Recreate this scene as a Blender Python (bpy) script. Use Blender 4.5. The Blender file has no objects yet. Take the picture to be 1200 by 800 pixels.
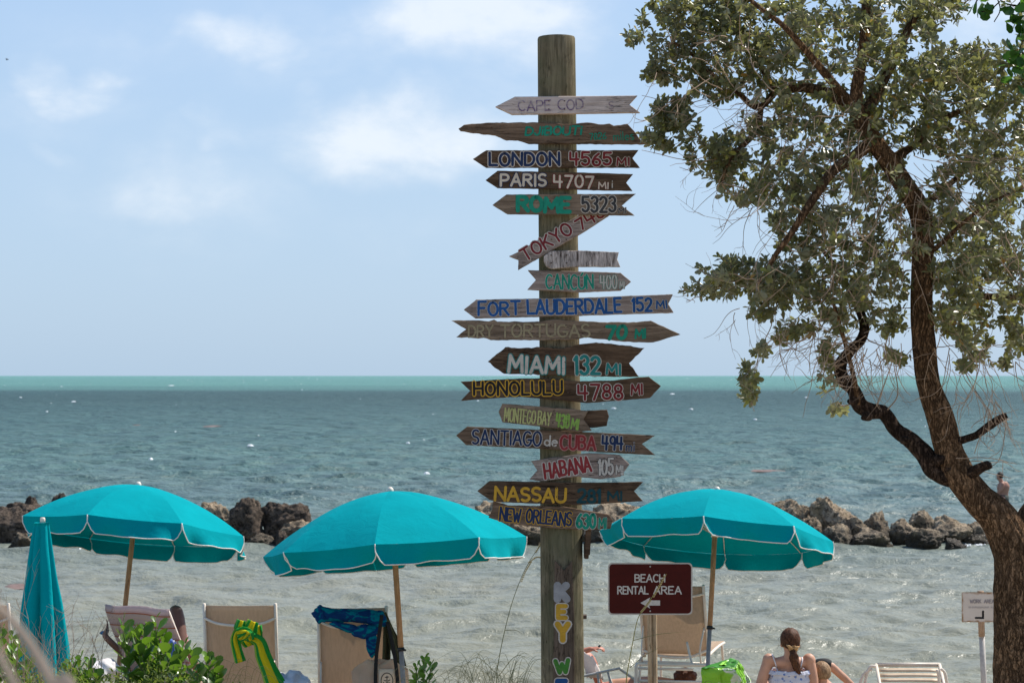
import bpy, bmesh, math, random
import numpy as np
from mathutils import Vector, Matrix, noise, Euler

# ------------------------------------------------------------------ camera, world, sun, exposure
SC = bpy.context.scene
COL = SC.collection
F, CX, HY, H = 2333.333, 600.0, 440.0, 3.7          # focal length in photo pixels, horizon row, eye height
cam_d = bpy.data.cameras.new("camera"); cam = bpy.data.objects.new("camera", cam_d); COL.objects.link(cam)
cam.location = (0, 0, H); cam.rotation_euler = (math.pi/2, 0, 0)
cam_d.lens = 70; cam_d.sensor_width = 36; cam_d.sensor_fit = 'HORIZONTAL'
cam_d.shift_y = 40/1200; cam_d.clip_start = .1; cam_d.clip_end = 90000
cam_d.dof.use_dof = True; cam_d.dof.focus_distance = 13.2; cam_d.dof.aperture_fstop = 7.1
SC.camera = cam
SUN = Vector((0.52, 0.33, 0.79)).normalized()
SUN_EL = math.asin(SUN.z); SUN_AZ = math.atan2(SUN.x, SUN.y)
SC.view_settings.view_transform = 'Standard'; SC.view_settings.look = 'None'
SC.view_settings.gamma = 1; SC.view_settings.exposure = 0.22
SC.render.engine = 'CYCLES'
SC.cycles.max_bounces = 8; SC.cycles.transparent_max_bounces = 8
sd = bpy.data.lights.new("sun", 'SUN'); sd.energy = 5.0; sd.angle = math.radians(.5); sd.color = (1, .955, .88)
so = bpy.data.objects.new("sun", sd); COL.objects.link(so)
so.rotation_euler = SUN.to_track_quat('Z', 'Y').to_euler()

W = bpy.data.worlds.new("World"); SC.world = W; W.use_nodes = True
def nt_clear(nt):
    for n in list(nt.nodes): nt.nodes.remove(n)
nt = W.node_tree; nt_clear(nt)
class N:
    """small node-graph helper"""
    def __init__(s, nt): s.nt = nt
    def __call__(s, typ, _in=None, **kw):
        n = s.nt.nodes.new(typ)
        for k, v in kw.items(): setattr(n, k, v)
        for k, v in (_in or {}).items():
            sock = n.inputs[k]
            if isinstance(v, bpy.types.NodeSocket): s.nt.links.new(v, sock)
            elif isinstance(v, bpy.types.Node): s.nt.links.new(v.outputs[0], sock)
            else: sock.default_value = v
        return n
    def math(s, op, a, b=0.0, c=None, clamp=False):
        n = s('ShaderNodeMath', {0: a, 1: b}, operation=op, use_clamp=clamp)
        if c is not None:
            if isinstance(c, bpy.types.Node): c = c.outputs[0]
            if isinstance(c, bpy.types.NodeSocket): s.nt.links.new(c, n.inputs[2])
            else: n.inputs[2].default_value = c
        return n.outputs[0]
    def vmath(s, op, a, b=(0, 0, 0), out=0):
        return s('ShaderNodeVectorMath', {0: a, 1: b}, operation=op).outputs[out]
    def mix(s, f, a, b, typ='RGBA', blend='MIX'):
        n = s('ShaderNodeMix', data_type=typ, blend_type=blend) if typ == 'RGBA' else s('ShaderNodeMix', data_type=typ)
        ia = {'RGBA': (0, 6, 7, 2), 'FLOAT': (0, 2, 3, 0)}[typ]
        for i, v in zip(ia[:3], (f, a, b)):
            if isinstance(v, bpy.types.Node): v = v.outputs[0]
            if isinstance(v, bpy.types.NodeSocket): s.nt.links.new(v, n.inputs[i])
            else:
                n.inputs[i].default_value = (tuple(v) + (1,))[:4] if isinstance(v, (tuple, list)) else v
        return n.outputs[ia[3]]
    def ramp(s, f, stops, interp='LINEAR'):
        n = s('ShaderNodeValToRGB', {0: f}); cr = n.color_ramp; cr.interpolation = interp
        while len(cr.elements) > 1: cr.elements.remove(cr.elements[-1])
        cr.elements[0].position = stops[0][0]; cr.elements[0].color = _c(stops[0][1])
        for p, c in stops[1:]:
            e = cr.elements.new(p); e.color = _c(c)
        return n.outputs[0]
    def noise(s, vec, scale, detail=4, rough=.55, dist=0, out=0):
        return s('ShaderNodeTexNoise', {'Vector': vec, 'Scale': scale, 'Detail': detail, 'Roughness': rough, 'Distortion': dist}).outputs[out]
    def rng(s, v, a, b, c=0.0, d=1.0, interp='LINEAR'):
        n = s('ShaderNodeMapRange', {0: v, 1: a, 2: b, 3: c, 4: d}, interpolation_type=interp); return n.outputs[0]
def _c(c):
    return (c, c, c, 1) if isinstance(c, (int, float)) else (tuple(c) + (1,))[:4]

n = N(nt)
geo_dir = n('ShaderNodeTexCoord').outputs['Generated']
sky = n('ShaderNodeTexSky', sky_type='NISHITA', sun_disc=False, sun_elevation=SUN_EL, sun_rotation=SUN_AZ, air_density=1.0, dust_density=1.6, ozone_density=2.2, altitude=0)
sky_c = n.mix(.70, sky.outputs[0], n.vmath('MULTIPLY', n.ramp(n('ShaderNodeSeparateXYZ', {0: geo_dir}).outputs[2], [(0, (.66, .89, 1.15)), (.10, (.65, .89, 1.19)), (.22, (.60, .86, 1.24)), (.5, (.22, .42, .80)), (1, (.08, .19, .46))]), (11.0, 11.0, 11.0)))                     # thin even sea haze high in the air
sep = n('ShaderNodeSeparateXYZ', {0: geo_dir})
# cloud field: soft cumulus puffs; each one a patch of directions broken by noise
nz1 = n.noise(n.vmath('MULTIPLY', geo_dir, (1, 1, 1.9)), 16, 6, .55, .3)
nz2 = n.noise(n.vmath('MULTIPLY', geo_dir, (1, 1, 1.6)), 5, 5, .55, .2)
warp = n.vmath('MULTIPLY', n.vmath('SUBTRACT', n.noise(geo_dir, 14, 4, .5, 0, 1), (.5, .5, .5)), (.10, .10, .07))
wd = n.vmath('ADD', geo_dir, warp)
def cloud(px, py, rx, ry, amp, base=0):
    d = Vector(((px-600)/F, 1, (440-py)/F)).normalized()
    diff = n.vmath('MULTIPLY', n.vmath('SUBTRACT', wd, tuple(d)), (F/rx, F/rx, F/ry))
    ln = n.vmath('LENGTH', diff, out=1)
    return n.math('MULTIPLY', n.rng(ln, 1.25, .0, 0, 1, 'SMOOTHSTEP'), amp)
nz3 = n.noise(n.vmath('MULTIPLY', geo_dir, (1, 1, 1.7)), 55, 5, .6)
tot = None
for c in [(425, 150, 190, 66, .95), (335, 125, 75, 44, .75), (520, 158, 110, 66, .8), (440, 185, 200, 30, .5), (560, 25, 230, 80, .95), (330, 60, 330, 90, .35), (200, 230, 260, 90, .35), (600, 120, 160, 80, .35), (80, 120, 160, 60, .3), (430, 18, 120, 45, .55),
          (105, 95, 66, 42, .85), (252, 52, 90, 44, .75), (180, 225, 120, 60, .5), (60, 165, 45, 25, .4), (165, 190, 26, 12, .6), (250, 165, 60, 35, .4),
          (1150, 25, 140, 60, .8), (700, 20, 60, 60, .3), (480, 260, 110, 40, .22)]:
    v = cloud(*c); tot = v if tot is None else n.math('MAXIMUM', tot, v)
front = n.rng(sep.outputs[1], .93, .97, 1, 0)
elev_ok = n.rng(sep.outputs[2], .02, .25, 0, 1)
gen = n.math('MULTIPLY', n.math('MULTIPLY', n.rng(nz2, .52, .80, 0, .7), front), elev_ok)
body = n.math('MULTIPLY', n.math('MULTIPLY', tot, n.rng(nz1, .28, .66, .30, 1.30)), n.rng(nz3, .3, .65, .80, 1.12))
mask = n.math('MAXIMUM', body, gen, clamp=True)
mask = n.math('MINIMUM', n.rng(mask, .0, 1.0, 0, .68, 'SMOOTHSTEP'), 1.0)
final = n.mix(mask, sky_c, (12.0, 12.5, 13.0))
bg = n('ShaderNodeBackground', {'Color': final, 'Strength': .071})
n('ShaderNodeOutputWorld', {0: bg})

# ------------------------------------------------------------------ helpers
rnd = random.Random(7)
ORG = {}
def V(*a): return Vector(a)
def P(x, y, Y):
    """photo pixel at a distance Y in front of the camera -> world point"""
    return Vector(((x-CX)/F*Y, Y, H+(HY-y)/F*Y))
def gz(Y):
    return float(np.interp(Y, [-60, 0, 5, 9, 11, 13, 15, 17, 19, 21, 23, 27, 45, 80, 300], [2.6, 2.1, 1.98, 1.75, 1.55, 1.25, .88, .62, .42, .22, -.02, -.35, -1.1, -1.5, -3]))
def tag(o, label=None, cat=None, group=None, kind=None):
    for k, v in (('label', label), ('category', cat), ('group', group), ('kind', kind)):
        if v: o[k] = v
    return o
def thing(name, loc, label, cat, group=None):
    o = bpy.data.objects.new(name, None); o.empty_display_size = .1; COL.objects.link(o)
    o.location = loc; ORG[o.name] = Vector(loc); return tag(o, label, cat, group)

class MB:
    def __init__(s): s.v = []; s.f = []
    def add(s, vs, fs):
        b = len(s.v); s.v += [tuple(v) for v in vs]; s.f += [tuple(i+b for i in f) for f in fs]; return s
    def box(s, c, d, rot=None, bev=0.0):
        x, y, z = d[0]/2, d[1]/2, d[2]/2; c = Vector(c)
        R = rot if rot is not None else Matrix.Identity(3)
        if bev <= 0:
            vs = [c+R@Vector((a*x, b*y, e*z)) for a in (-1, 1) for b in (-1, 1) for e in (-1, 1)]
            return s.add(vs, [(0, 1, 3, 2), (4, 6, 7, 5), (0, 4, 5, 1), (2, 3, 7, 6), (0, 2, 6, 4), (1, 5, 7, 3)])
        bm = bmesh.new(); bmesh.ops.create_cube(bm, size=1)
        for v in bm.verts: v.co = Vector((v.co.x*d[0], v.co.y*d[1], v.co.z*d[2]))
        bmesh.ops.bevel(bm, geom=list(bm.edges), offset=bev, segments=2, affect='EDGES')
        bm.verts.ensure_lookup_table()
        s.add([c+R@v.co for v in bm.verts], [[v.index for v in f.verts] for f in bm.faces]); bm.free(); return s
    def tube(s, pts, r, k=8, cap=True, disp=None, flat=None):
        pts = [Vector(p) for p in pts]; m = len(pts)
        rs = list(r) if isinstance(r, (list, tuple)) else [r]*m
        t0 = (pts[1]-pts[0]).normalized()
        up = Vector((0, 0, 1)) if abs(t0.z) < .9 else Vector((1, 0, 0))
        nrm = (up - t0*up.dot(t0)).normalized(); vs = []; prev = t0
        for i, p in enumerate(pts):
            t = (pts[min(i+1, m-1)]-pts[max(i-1, 0)])
            t = t.normalized() if t.length > 1e-9 else prev
            nrm = (nrm - t*nrm.dot(t)); nrm = nrm.normalized() if nrm.length > 1e-6 else t.orthogonal().normalized()
            bi = t.cross(nrm); prev = t
            for j in range(k):
                a = 2*math.pi*j/k
                rr = rs[i]*(disp(i, j, p, a) if disp else 1)
                e = nrm*math.cos(a)+bi*math.sin(a)*(flat if flat else 1)
                vs.append(p+e*rr)
        fs = [(i*k+j, i*k+(j+1) % k, (i+1)*k+(j+1) % k, (i+1)*k+j) for i in range(m-1) for j in range(k)]
        if cap:
            fs.append(tuple(reversed(range(k)))); fs.append(tuple((m-1)*k+j for j in range(k)))
        return s.add(vs, fs)
    def ell(s, c, r, rot=None, a=12, b=8):
        c = Vector(c); R = rot if rot is not None else Matrix.Identity(3)
        if isinstance(r, (int, float)): r = (r, r, r)
        vs = [c+R@Vector((0, 0, r[2]))]
        for i in range(1, b):
            t = math.pi*i/b
            for j in range(a):
                q = 2*math.pi*j/a
                vs.append(c+R@Vector((r[0]*math.sin(t)*math.cos(q), r[1]*math.sin(t)*math.sin(q), r[2]*math.cos(t))))
        vs.append(c+R@Vector((0, 0, -r[2])))
        fs = [(0, 1+j, 1+(j+1) % a) for j in range(a)]
        for i in range(b-2):
            for j in range(a):
                fs.append((1+i*a+j, 1+(i+1)*a+j, 1+(i+1)*a+(j+1) % a, 1+i*a+(j+1) % a))
        L = len(vs)-1; o = 1+(b-2)*a
        fs += [(L, o+(j+1) % a, o+j) for j in range(a)]
        return s.add(vs, fs)
    def grid(s, fn, nu, nv):
        vs = [fn(i/nu, j/nv) for i in range(nu+1) for j in range(nv+1)]
        return s.add(vs, [(i*(nv+1)+j, (i+1)*(nv+1)+j, (i+1)*(nv+1)+j+1, i*(nv+1)+j+1) for i in range(nu) for j in range(nv)])
    def build(s, name, mat, parent=None, smooth=True, solid=0, auto=None, sub=0):
        me = bpy.data.meshes.new(name)
        o = Vector((0, 0, 0))
        if parent is not None: o = ORG[parent.name]
        vv = [(v[0]-o.x, v[1]-o.y, v[2]-o.z) for v in s.v] if parent is not None else s.v
        me.from_pydata(vv, [], s.f); me.materials.append(mat)
        ob = bpy.data.objects.new(name, me); COL.objects.link(ob)
        ORG[ob.name] = o
        if parent is not None: ob.parent = parent
        if smooth: me.shade_smooth()
        if auto is not None:
            try: me.set_sharp_from_angle(angle=math.radians(auto))
            except Exception: pass
        if sub:
            m = ob.modifiers.new("sub", 'SUBSURF'); m.levels = m.render_levels = sub
        if solid:
            m = ob.modifiers.new("solid", 'SOLIDIFY'); m.thickness = solid; m.offset = 0
        return ob

def smooth_path(pts, k=6):
    pts = [Vector(p) for p in pts]
    if len(pts) < 3: return pts
    q = [pts[0]*2-pts[1]]+pts+[pts[-1]*2-pts[-2]]; out = []
    for i in range(1, len(q)-2):
        a, b, c, d = q[i-1:i+3]
        for j in range(k):
            t = j/k
            out.append(.5*((2*b)+(c-a)*t+(2*a-5*b+4*c-d)*t*t+(3*b-a-3*c+d)*t**3))
    out.append(pts[-1]); return out
def lerp_list(vals, m):
    x = np.linspace(0, len(vals)-1, m); return list(np.interp(x, range(len(vals)), vals))

# ------------------------------------------------------------------ materials
MC = {}
def mat(name, fn):
    if name in MC: return MC[name]
    m = bpy.data.materials.new(name); m.use_nodes = True; nt_clear(m.node_tree); n = N(m.node_tree)
    out = n('ShaderNodeOutputMaterial'); sh = fn(n)
    if isinstance(sh, bpy.types.Node): sh = sh.outputs[0]
    m.node_tree.links.new(sh, out.inputs[0]); MC[name] = m; return m
def obj_co(n): return n('ShaderNodeTexCoord').outputs['Object']
def bump(n, h, strength=.5, dist=.01):
    return n('ShaderNodeBump', {'Height': h, 'Strength': strength, 'Distance': dist}).outputs[0]
def pbsdf(n, col, rough=.7, nrm=None, spec=.4, **kw):
    i = {'Base Color': col if not isinstance(col, tuple) else _c(col), 'Roughness': rough, 'Specular IOR Level': spec}
    if nrm is not None: i['Normal'] = nrm
    i.update(kw)
    return n('ShaderNodeBsdfPrincipled', i)
def plain(name, col, rough=.6, var=.15, scale=30, bmp=.0, spec=.4):
    def fn(n):
        z = n.noise(obj_co(n), scale, 4)
        c = n.mix(n.rng(z, .3, .7), tuple(x*(1-var) for x in col), tuple(min(1, x*(1+var)) for x in col))
        return pbsdf(n, c, rough, bump(n, z, bmp, .004) if bmp else None, spec)
    return mat(name, fn)

def m_wood(name, base, light, grain_axis=0, streak=28, contrast=1.0, crack=.5, stain=None):
    def fn(n):
        co = obj_co(n)
        s = [streak]*3; s[grain_axis] = streak*.07
        g = n.vmath('MULTIPLY', co, tuple(s))
        wob = n.noise(co, 5, 3)
        z = n.noise(g, 2.2, 8, .68, .6); z2 = n.noise(g, .55, 4, .5, .3); z3 = n.noise(co, 7, 5, .6)
        c = n.mix(n.rng(z, .34, .66), base, light)
        c = n.mix(n.math('MULTIPLY', n.rng(z2, .5, .72), .65*contrast), c, tuple(x*.35 for x in base))
        c = n.mix(n.math('MULTIPLY', n.rng(z3, .5, .75), .4), c, tuple(min(1, x*1.3) for x in light))
        cr = n.noise(n.vmath('MULTIPLY', co, tuple(x*1.8 for x in s)), 1.4, 3, .5, .2)
        crm = n.rng(n.math('ABSOLUTE', n.math('SUBTRACT', cr, .5)), 0, .014, 1, 0)
        crm = n.math('MULTIPLY', crm, n.rng(n.noise(co, 3, 2), .42, .6))
        c = n.mix(n.math('MULTIPLY', crm, crack*1.5, clamp=True), c, (.012, .009, .007))
        kn = n('ShaderNodeTexVoronoi', {'Vector': n.vmath('MULTIPLY', co, tuple(.45 if i == grain_axis else 1. for i in range(3))), 'Scale': 9.0}, distance='EUCLIDEAN').outputs[0]
        c = n.mix(n.rng(kn, .10, .03, 0, .7), c, tuple(x*.3 for x in base))
        if stain:
            c = n.mix(n.rng(n.noise(co, 2.4, 4, .6), .42, .68, 0, .75), c, stain)
        hgt = n.math('SUBTRACT', z, n.math('MULTIPLY', crm, 1.2))
        return pbsdf(n, c, .92, bump(n, hgt, .8, .006), .08)
    return mat(name, fn)
def m_paint(name, col, wear0=.5, under=(.06, .045, .035)):
    def fn(n):
        wear = wear0
        co = obj_co(n)
        z = n.noise(n.vmath('MULTIPLY', co, (10, 30, 60)), 2.2, 6, .7); z2 = n.noise(co, 22, 4, .6)
        wear = min(1, wear+.12)
        w = n.math('MULTIPLY', n.rng(n.math('ADD', n.math('MULTIPLY', z, .6), n.math('MULTIPLY', z2, .4)), .64-.2*wear, .70-.1*wear), min(1, .35+.7*wear))
        c = n.mix(n.rng(z2, .3, .7), tuple(x*.78 for x in col), tuple(min(1, x*1.12) for x in col))
        c = n.mix(w, c, under)
        return pbsdf(n, c, .7, bump(n, z, .3, .002), .3)
    return mat(name, fn)
def m_bark(name, a, b, red=None):
    def fn(n):
        co = obj_co(n)
        wob = n.vmath('MULTIPLY', n.vmath('SUBTRACT', n.noise(co, 6, 4, .6, 0, 1), (.5, .5, .5)), (.10, .10, .10))
        g = n.vmath('MULTIPLY', n.vmath('ADD', co, wob), (34, 34, 5.5))
        r1 = n.math('ABSOLUTE', n.math('SUBTRACT', n.noise(g, 1, 5, .6), .5)); r2 = n.math('ABSOLUTE', n.math('SUBTRACT', n.noise(n.vmath('MULTIPLY', g, (2.1, 2.1, 2.6)), 1, 4, .6), .5))
        z = n.noise(co, 3.2, 5); z4 = n.noise(n.vmath('MULTIPLY', co, (90, 90, 30)), 1, 4, .6)
        c = n.mix(n.rng(z4, .3, .7), a, b)
        c = n.mix(n.rng(z, .42, .68, 0, .7), c, red or tuple(x*1.3 for x in b))
        crk = n.math('MAXIMUM', n.rng(r1, 0, .06, 1, 0), n.math('MULTIPLY', n.rng(r2, 0, .05, 1, 0), .6))
        c = n.mix(n.math('MULTIPLY', crk, .88), c, tuple(x*.2 for x in a))
        h = n.math('SUBTRACT', n.math('MULTIPLY', z4, .5), crk)
        return pbsdf(n, c, .95, bump(n, h, 1.0, .012), .06)
    return mat(name, fn)
def m_leaf(name, top, under, trans, var=.35, rough=.45, tint=True, dead=(.42, .20, .03)):
    def fn(n):
        geo = n('ShaderNodeNewGeometry'); oi = n('ShaderNodeObjectInfo')
        if tint: r = n('ShaderNodeAttribute', attribute_name='tint').outputs['Fac']
        else: r = oi.outputs['Random']
        cr = n.ramp(r, [(0, tuple(x*(1-var) for x in top)), (.45, top), (.80, tuple(min(1, x*(1+var)) for x in top)), (.9, (top[0]*2.0, top[1]*1.9, top[2]*.8)), (.985, (top[0]*2.2, top[1]*2.0, top[2]*.7)), (.992, dead), (1, dead)])
        c = n.mix(geo.outputs['Backfacing'], cr, n.mix(.5, cr, under))
        b = pbsdf(n, c, rough, None, .35)
        t = n('ShaderNodeBsdfTranslucent', {'Color': n.mix(.6, cr, trans)})
        return n('ShaderNodeMixShader', {0: .36, 1: b, 2: t})
    return mat(name, fn)
def m_cloth(name, col, trans=.15, rough=.8, weave=900, fold=.25):
    def fn(n):
        co = obj_co(n)
        z = n.noise(co, 3.2, 3, .5); wv = n.noise(co, weave, 2, .5)
        c = n.mix(n.rng(z, .3, .7), tuple(x*.92 for x in col), tuple(min(1, x*1.06) for x in col))
        nr = bump(n, n.noise(co, 7, 5, .62, .9), fold, .035)
        b = pbsdf(n, c, rough, nr, .04)
        t = n('ShaderNodeBsdfTranslucent', {'Color': c, 'Normal': nr})
        return n('ShaderNodeMixShader', {0: trans, 1: b, 2: t})
    return mat(name, fn)

white_plastic = plain('white frame metal', (.78, .68, .57), .38, .06, 12, .1)
cream_strap = plain('cream strap', (.56, .42, .29), .5, .1, 20)
pole_wood = m_wood('post wood', (.10, .082, .050), (.29, .24, .155), 2, 22, 1.0, .8, (.11, .115, .06))
def sling_fn(n):
    co = obj_co(n)
    a = n('ShaderNodeTexWave', {'Vector': co, 'Scale': 55.0, 'Distortion': .6, 'Detail': 2.0}, bands_direction='X').outputs[1]
    b = n('ShaderNodeTexWave', {'Vector': co, 'Scale': 45.0, 'Distortion': .6, 'Detail': 2.0}, bands_direction='Z').outputs[1]
    z = n.noise(co, 4, 3); st = n.noise(n.vmath('MULTIPLY', co, (60, 60, 3)), 1, 3)
    c = n.mix(n.math('MULTIPLY', n.math('ADD', a, b), .5), (.48, .345, .235), (.74, .565, .41))
    c = n.mix(n.rng(st, .4, .65, 0, .4), c, (.38, .27, .18))
    c = n.mix(n.rng(z, .3, .7, 0, .25), c, (.72, .56, .42))
    p = pbsdf(n, c, .75, bump(n, a, .3, .001), .2)
    return n('ShaderNodeMixShader', {0: .42, 1: p, 2: n('ShaderNodeBsdfTranslucent', {'Color': n.mix(.5, c, (.50, .45, .38))})})
sling = mat('tan woven sling', sling_fn)
teal = m_cloth('teal canvas', (.0, .30, .34), .03, .9)
trim_white = plain('white piping', (.80, .76, .70), .6, .05)
pole_tan = m_wood('umbrella pole wood', (.36, .20, .10), (.54, .33, .18), 2, 18, .5, .1)
skin_a = plain('light skin', (.56, .30, .195), .55, .16, 9, .08)
skin_b = plain('dark skin', (.16, .075, .05), .5, .1, 14, .05)

# ------------------------------------------------------------------ ground and sea
def ground_fn(n):
    co = obj_co(n)
    z = n.noise(co, .8, 6); z2 = n.noise(co, 60, 3)
    c = n.mix(n.rng(z, .35, .65), (.32, .27, .20), (.42, .36, .27))
    c = n.mix(n.rng(z2, .4, .7, 0, .4), c, (.30, .25, .18))
    return pbsdf(n, c, .95, bump(n, n.noise(co, 9, 5), .5, .05), .1)
mb = MB()
xs = [-3000, -600, -150, -60]+[x*.8 for x in range(-40, 41)]+[60, 150, 600, 3000]
ys = [-3000, -600, -150, -60, -20, -8]+[y*.6 for y in range(0, 60)]+[45, 60, 80, 150, 400, 3000, 30000]
for y in ys:
    for x in xs:
        b = noise.noise(Vector((x*.35, y*.35, 0)))*.10+noise.noise(Vector((x*1.3, y*1.3, 3)))*.03 if abs(x) < 60 and -20 < y < 40 else 0
        mb.v.append((x, y, gz(y)+b))
k = len(xs)
mb.f = [(j*k+i, j*k+i+1, (j+1)*k+i+1, (j+1)*k+i) for j in range(len(ys)-1) for i in range(k-1)]
tag(mb.build('sand_ground', mat('sand', ground_fn)), 'pale sand beach sloping from the dune down into the water', kind='structure')

def sea_fn(n):
    pos = n('ShaderNodeNewGeometry').outputs['Position']
    sp = n('ShaderNodeSeparateXYZ', {0: pos}); X, Y = sp.outputs[0], sp.outputs[1]
    flat = n.vmath('MULTIPLY', pos, (1, 1, 0))
    wob = n.noise(n.vmath('MULTIPLY', flat, (.004, .012, 0)), 1, 3)
    ly = n.math('ADD', n.math('LOGARITHM', Y, 10), n.math('MULTIPLY', n.math('SUBTRACT', wob, .5), .20))
    # water colour by depth and bottom: tan shallows, slate seagrass, turquoise bank far out
    c = n.ramp(n.rng(ly, 1.3, 3.3), [(0, (.275, .25, .175)), (.10, (.25, .245, .19)), (.18, (.195, .22, .185)), (.24, (.12, .18, .17)), (.32, (.085, .165, .145)), (.46, (.066, .145, .132)),
                                     (.64, (.056, .122, .116)), (.675, (.072, .155, .15)), (.71, (.12, .26, .235)), (.75, (.14, .31, .275)), (.80, (.17, .38, .33)), (1, (.17, .37, .33))])
    pt = n.noise(n.vmath('MULTIPLY', flat, (.012, .03, 0)), 1, 6, .7)
    c = n.mix(n.rng(pt, .42, .66, 0, .5), c, n.mix(1, c, (.55, .75, .8), blend='MULTIPLY'))
    pt2 = n.noise(n.vmath('MULTIPLY', flat, (.9, .55, 0)), 1, 6, .72)
    c = n.mix(n.math('MULTIPLY', n.rng(pt2, .42, .60, 0, .75), n.rng(ly, 1.45, 1.8, .15, 1)), c, n.mix(1, c, (.36, .42, .42), blend='MULTIPLY'))  # ripple contrast painted into the water colour: shaded troughs as dark noise
    far = n.rng(ly, 1.4, 2.5)
    h1 = n.noise(n.vmath('MULTIPLY', flat, (2.2, 3.6, 0)), 1, 4, .5, .2)
    h2 = n.noise(n.vmath('MULTIPLY', flat, (.75, .8, 0)), 1, 6, .62, .3)
    h3 = n.noise(n.vmath('MULTIPLY', flat, (.22, .2, 0)), 1, 5, .6, .3)
    nr = n('ShaderNodeBump', {'Height': h1, 'Strength': .5, 'Distance': .12}).outputs[0]
    nr = n('ShaderNodeBump', {'Height': h2, 'Strength': n.rng(far, 0, 1, .3, 1.0), 'Distance': 1.1, 'Normal': nr}).outputs[0]
    nr = n('ShaderNodeBump', {'Height': h3, 'Strength': n.rng(far, .1, 1, 0, 1.0), 'Distance': 3.2, 'Normal': nr}).outputs[0]
    rough = n.rng(ly, 1.4, 2.4, .36, .43)
    return pbsdf(n, c, rough, nr, n.rng(ly, 1.6, 2.6, .42, .22), IOR=1.33)
rows = [19.5]
while rows[-1] < 300: rows.append(rows[-1]+max(.05, rows[-1]**2/8632*.62))
while rows[-1] < 30000: rows.append(rows[-1]*1.10)
rows = np.array(rows)
core = np.linspace(-.29, .29, 560); side = .29+np.cumsum(np.geomspace(.004, 1.2, 26))
u = np.concatenate([-side[::-1], core, side])
Yg, Ug = np.meshgrid(rows, u, indexing='ij')
Xg = Ug*Yg + np.sign(Ug)*np.maximum(np.abs(Ug)-.29, 0)*30
dY = np.gradient(rows)[:, None]
dX = np.abs(np.gradient(Xg, axis=1))
Zg = np.zeros_like(Xg); rg = np.random.default_rng(5)
# shallow inside / choppier outside the breakwater
open_w = 1/(1+np.exp(-(Yg-49)/3.0))
for lam, amp, cnt, ow in [(.42, .006, 10, 1.0), (.75, .014, 10, 1.1), (1.3, .025, 8, 1.3), (2.2, .026, 8, 1.8), (3.8, .026, 6, 1.8), (6.5, .022, 4, 2.0), (11., .022, 3, 2.)]:
    for _ in range(cnt):
        l = lam*rg.uniform(.75, 1.3); th = rg.normal(-.2, .75); kx = math.sin(th)*2*math.pi/l; ky = math.cos(th)*2*math.pi/l
        w = np.clip(2*math.pi/abs(ky)/(dY*2.6)-1, 0, 1)*np.clip(2*math.pi/(abs(kx)+1e-6)/(dX*2.6)-1, 0, 1)
        ph = kx*Xg+ky*Yg+rg.uniform(0, 7)+1.3*np.sin(Xg*.31/lam+rg.uniform(0, 6))*.6
        g = .55+.45*np.sin(Xg*rg.uniform(.1, .5)/lam**.5+Yg*rg.uniform(-.3, .3)+rg.uniform(0, 6))
        sh = 1-np.abs(np.sin(ph/2))*1.0
        Zg += w*g*amp*(1.0+(ow-1)*open_w)*(.5*np.sin(ph)+.9*(sh-.36))
me = bpy.data.meshes.new('sea_water')
nr_, nc_ = Xg.shape
co = np.stack([Xg, Yg, Zg], -1).reshape(-1, 3).astype(np.float32)
idx = np.arange(nr_*nc_).reshape(nr_, nc_)
quads = np.stack([idx[:-1, :-1], idx[:-1, 1:], idx[1:, 1:], idx[1:, :-1]], -1).reshape(-1, 4)
me.vertices.add(len(co)); me.vertices.foreach_set('co', co.ravel())
me.loops.add(quads.size); me.loops.foreach_set('vertex_index', quads.ravel().astype(np.int32))
me.polygons.add(len(quads)); me.polygons.foreach_set('loop_start', np.arange(0, quads.size, 4, dtype=np.int32))
me.polygons.foreach_set('loop_total', np.full(len(quads), 4, dtype=np.int32))
me.update(); me.shade_smooth(); me.materials.append(mat('sea', sea_fn))
sea = bpy.data.objects.new('sea_water', me); COL.objects.link(sea)
tag(sea, 'choppy sea, tan in the shallows, slate blue further out, turquoise at the horizon', kind='structure')

def patch(name, spots, m, label, cat, z=.02, rise=.5, group=None, each=True, labels=None, lump=.3):
    """small irregular floating mats"""
    allmb = MB()
    if each: z = .008
    for i, (px, py, w, hgt) in enumerate(spots):
        Y = F*H/(py-HY); c = P(px, py, Y); w *= .7; hgt *= (.6 if each else 1); wx = w/F*Y/2; wy = hgt/2*Y*Y/(F*H) if each else max(.12, wx*.45); up = 0 if each else rise*hgt/F*Y
        mbp = MB(); K = 18; vs = [(c.x, c.y, z+.012+up)]
        for ring, rr in ((1, .55), (2, 1.)):
            for j in range(K):
                a = 2*math.pi*j/K
                q = rr*(1+lump*noise.noise(Vector((math.cos(a)*1.5, math.sin(a)*1.5, i*3.1+ring))))
                vs.append((c.x+wx*q*math.cos(a), c.y+wy*q*math.sin(a), z+(.01+up*.75 if ring == 1 else -.03)))
        fs = [(0, 1+j, 1+(j+1) % K) for j in range(K)]+[(1+j, 1+K+j, 1+K+(j+1) % K, 1+(j+1) % K) for j in range(K)]
        if each:
            mbp.add(vs, fs); tag(mbp.build(name, m), labels[i] if labels else label, cat, group)
        else: allmb.add(vs, fs)
    if not each: tag(allmb.build(name, m), label, kind='stuff')
weed = plain('brown red seaweed', (.17, .115, .10), .8, .4, 3, .5)
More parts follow.
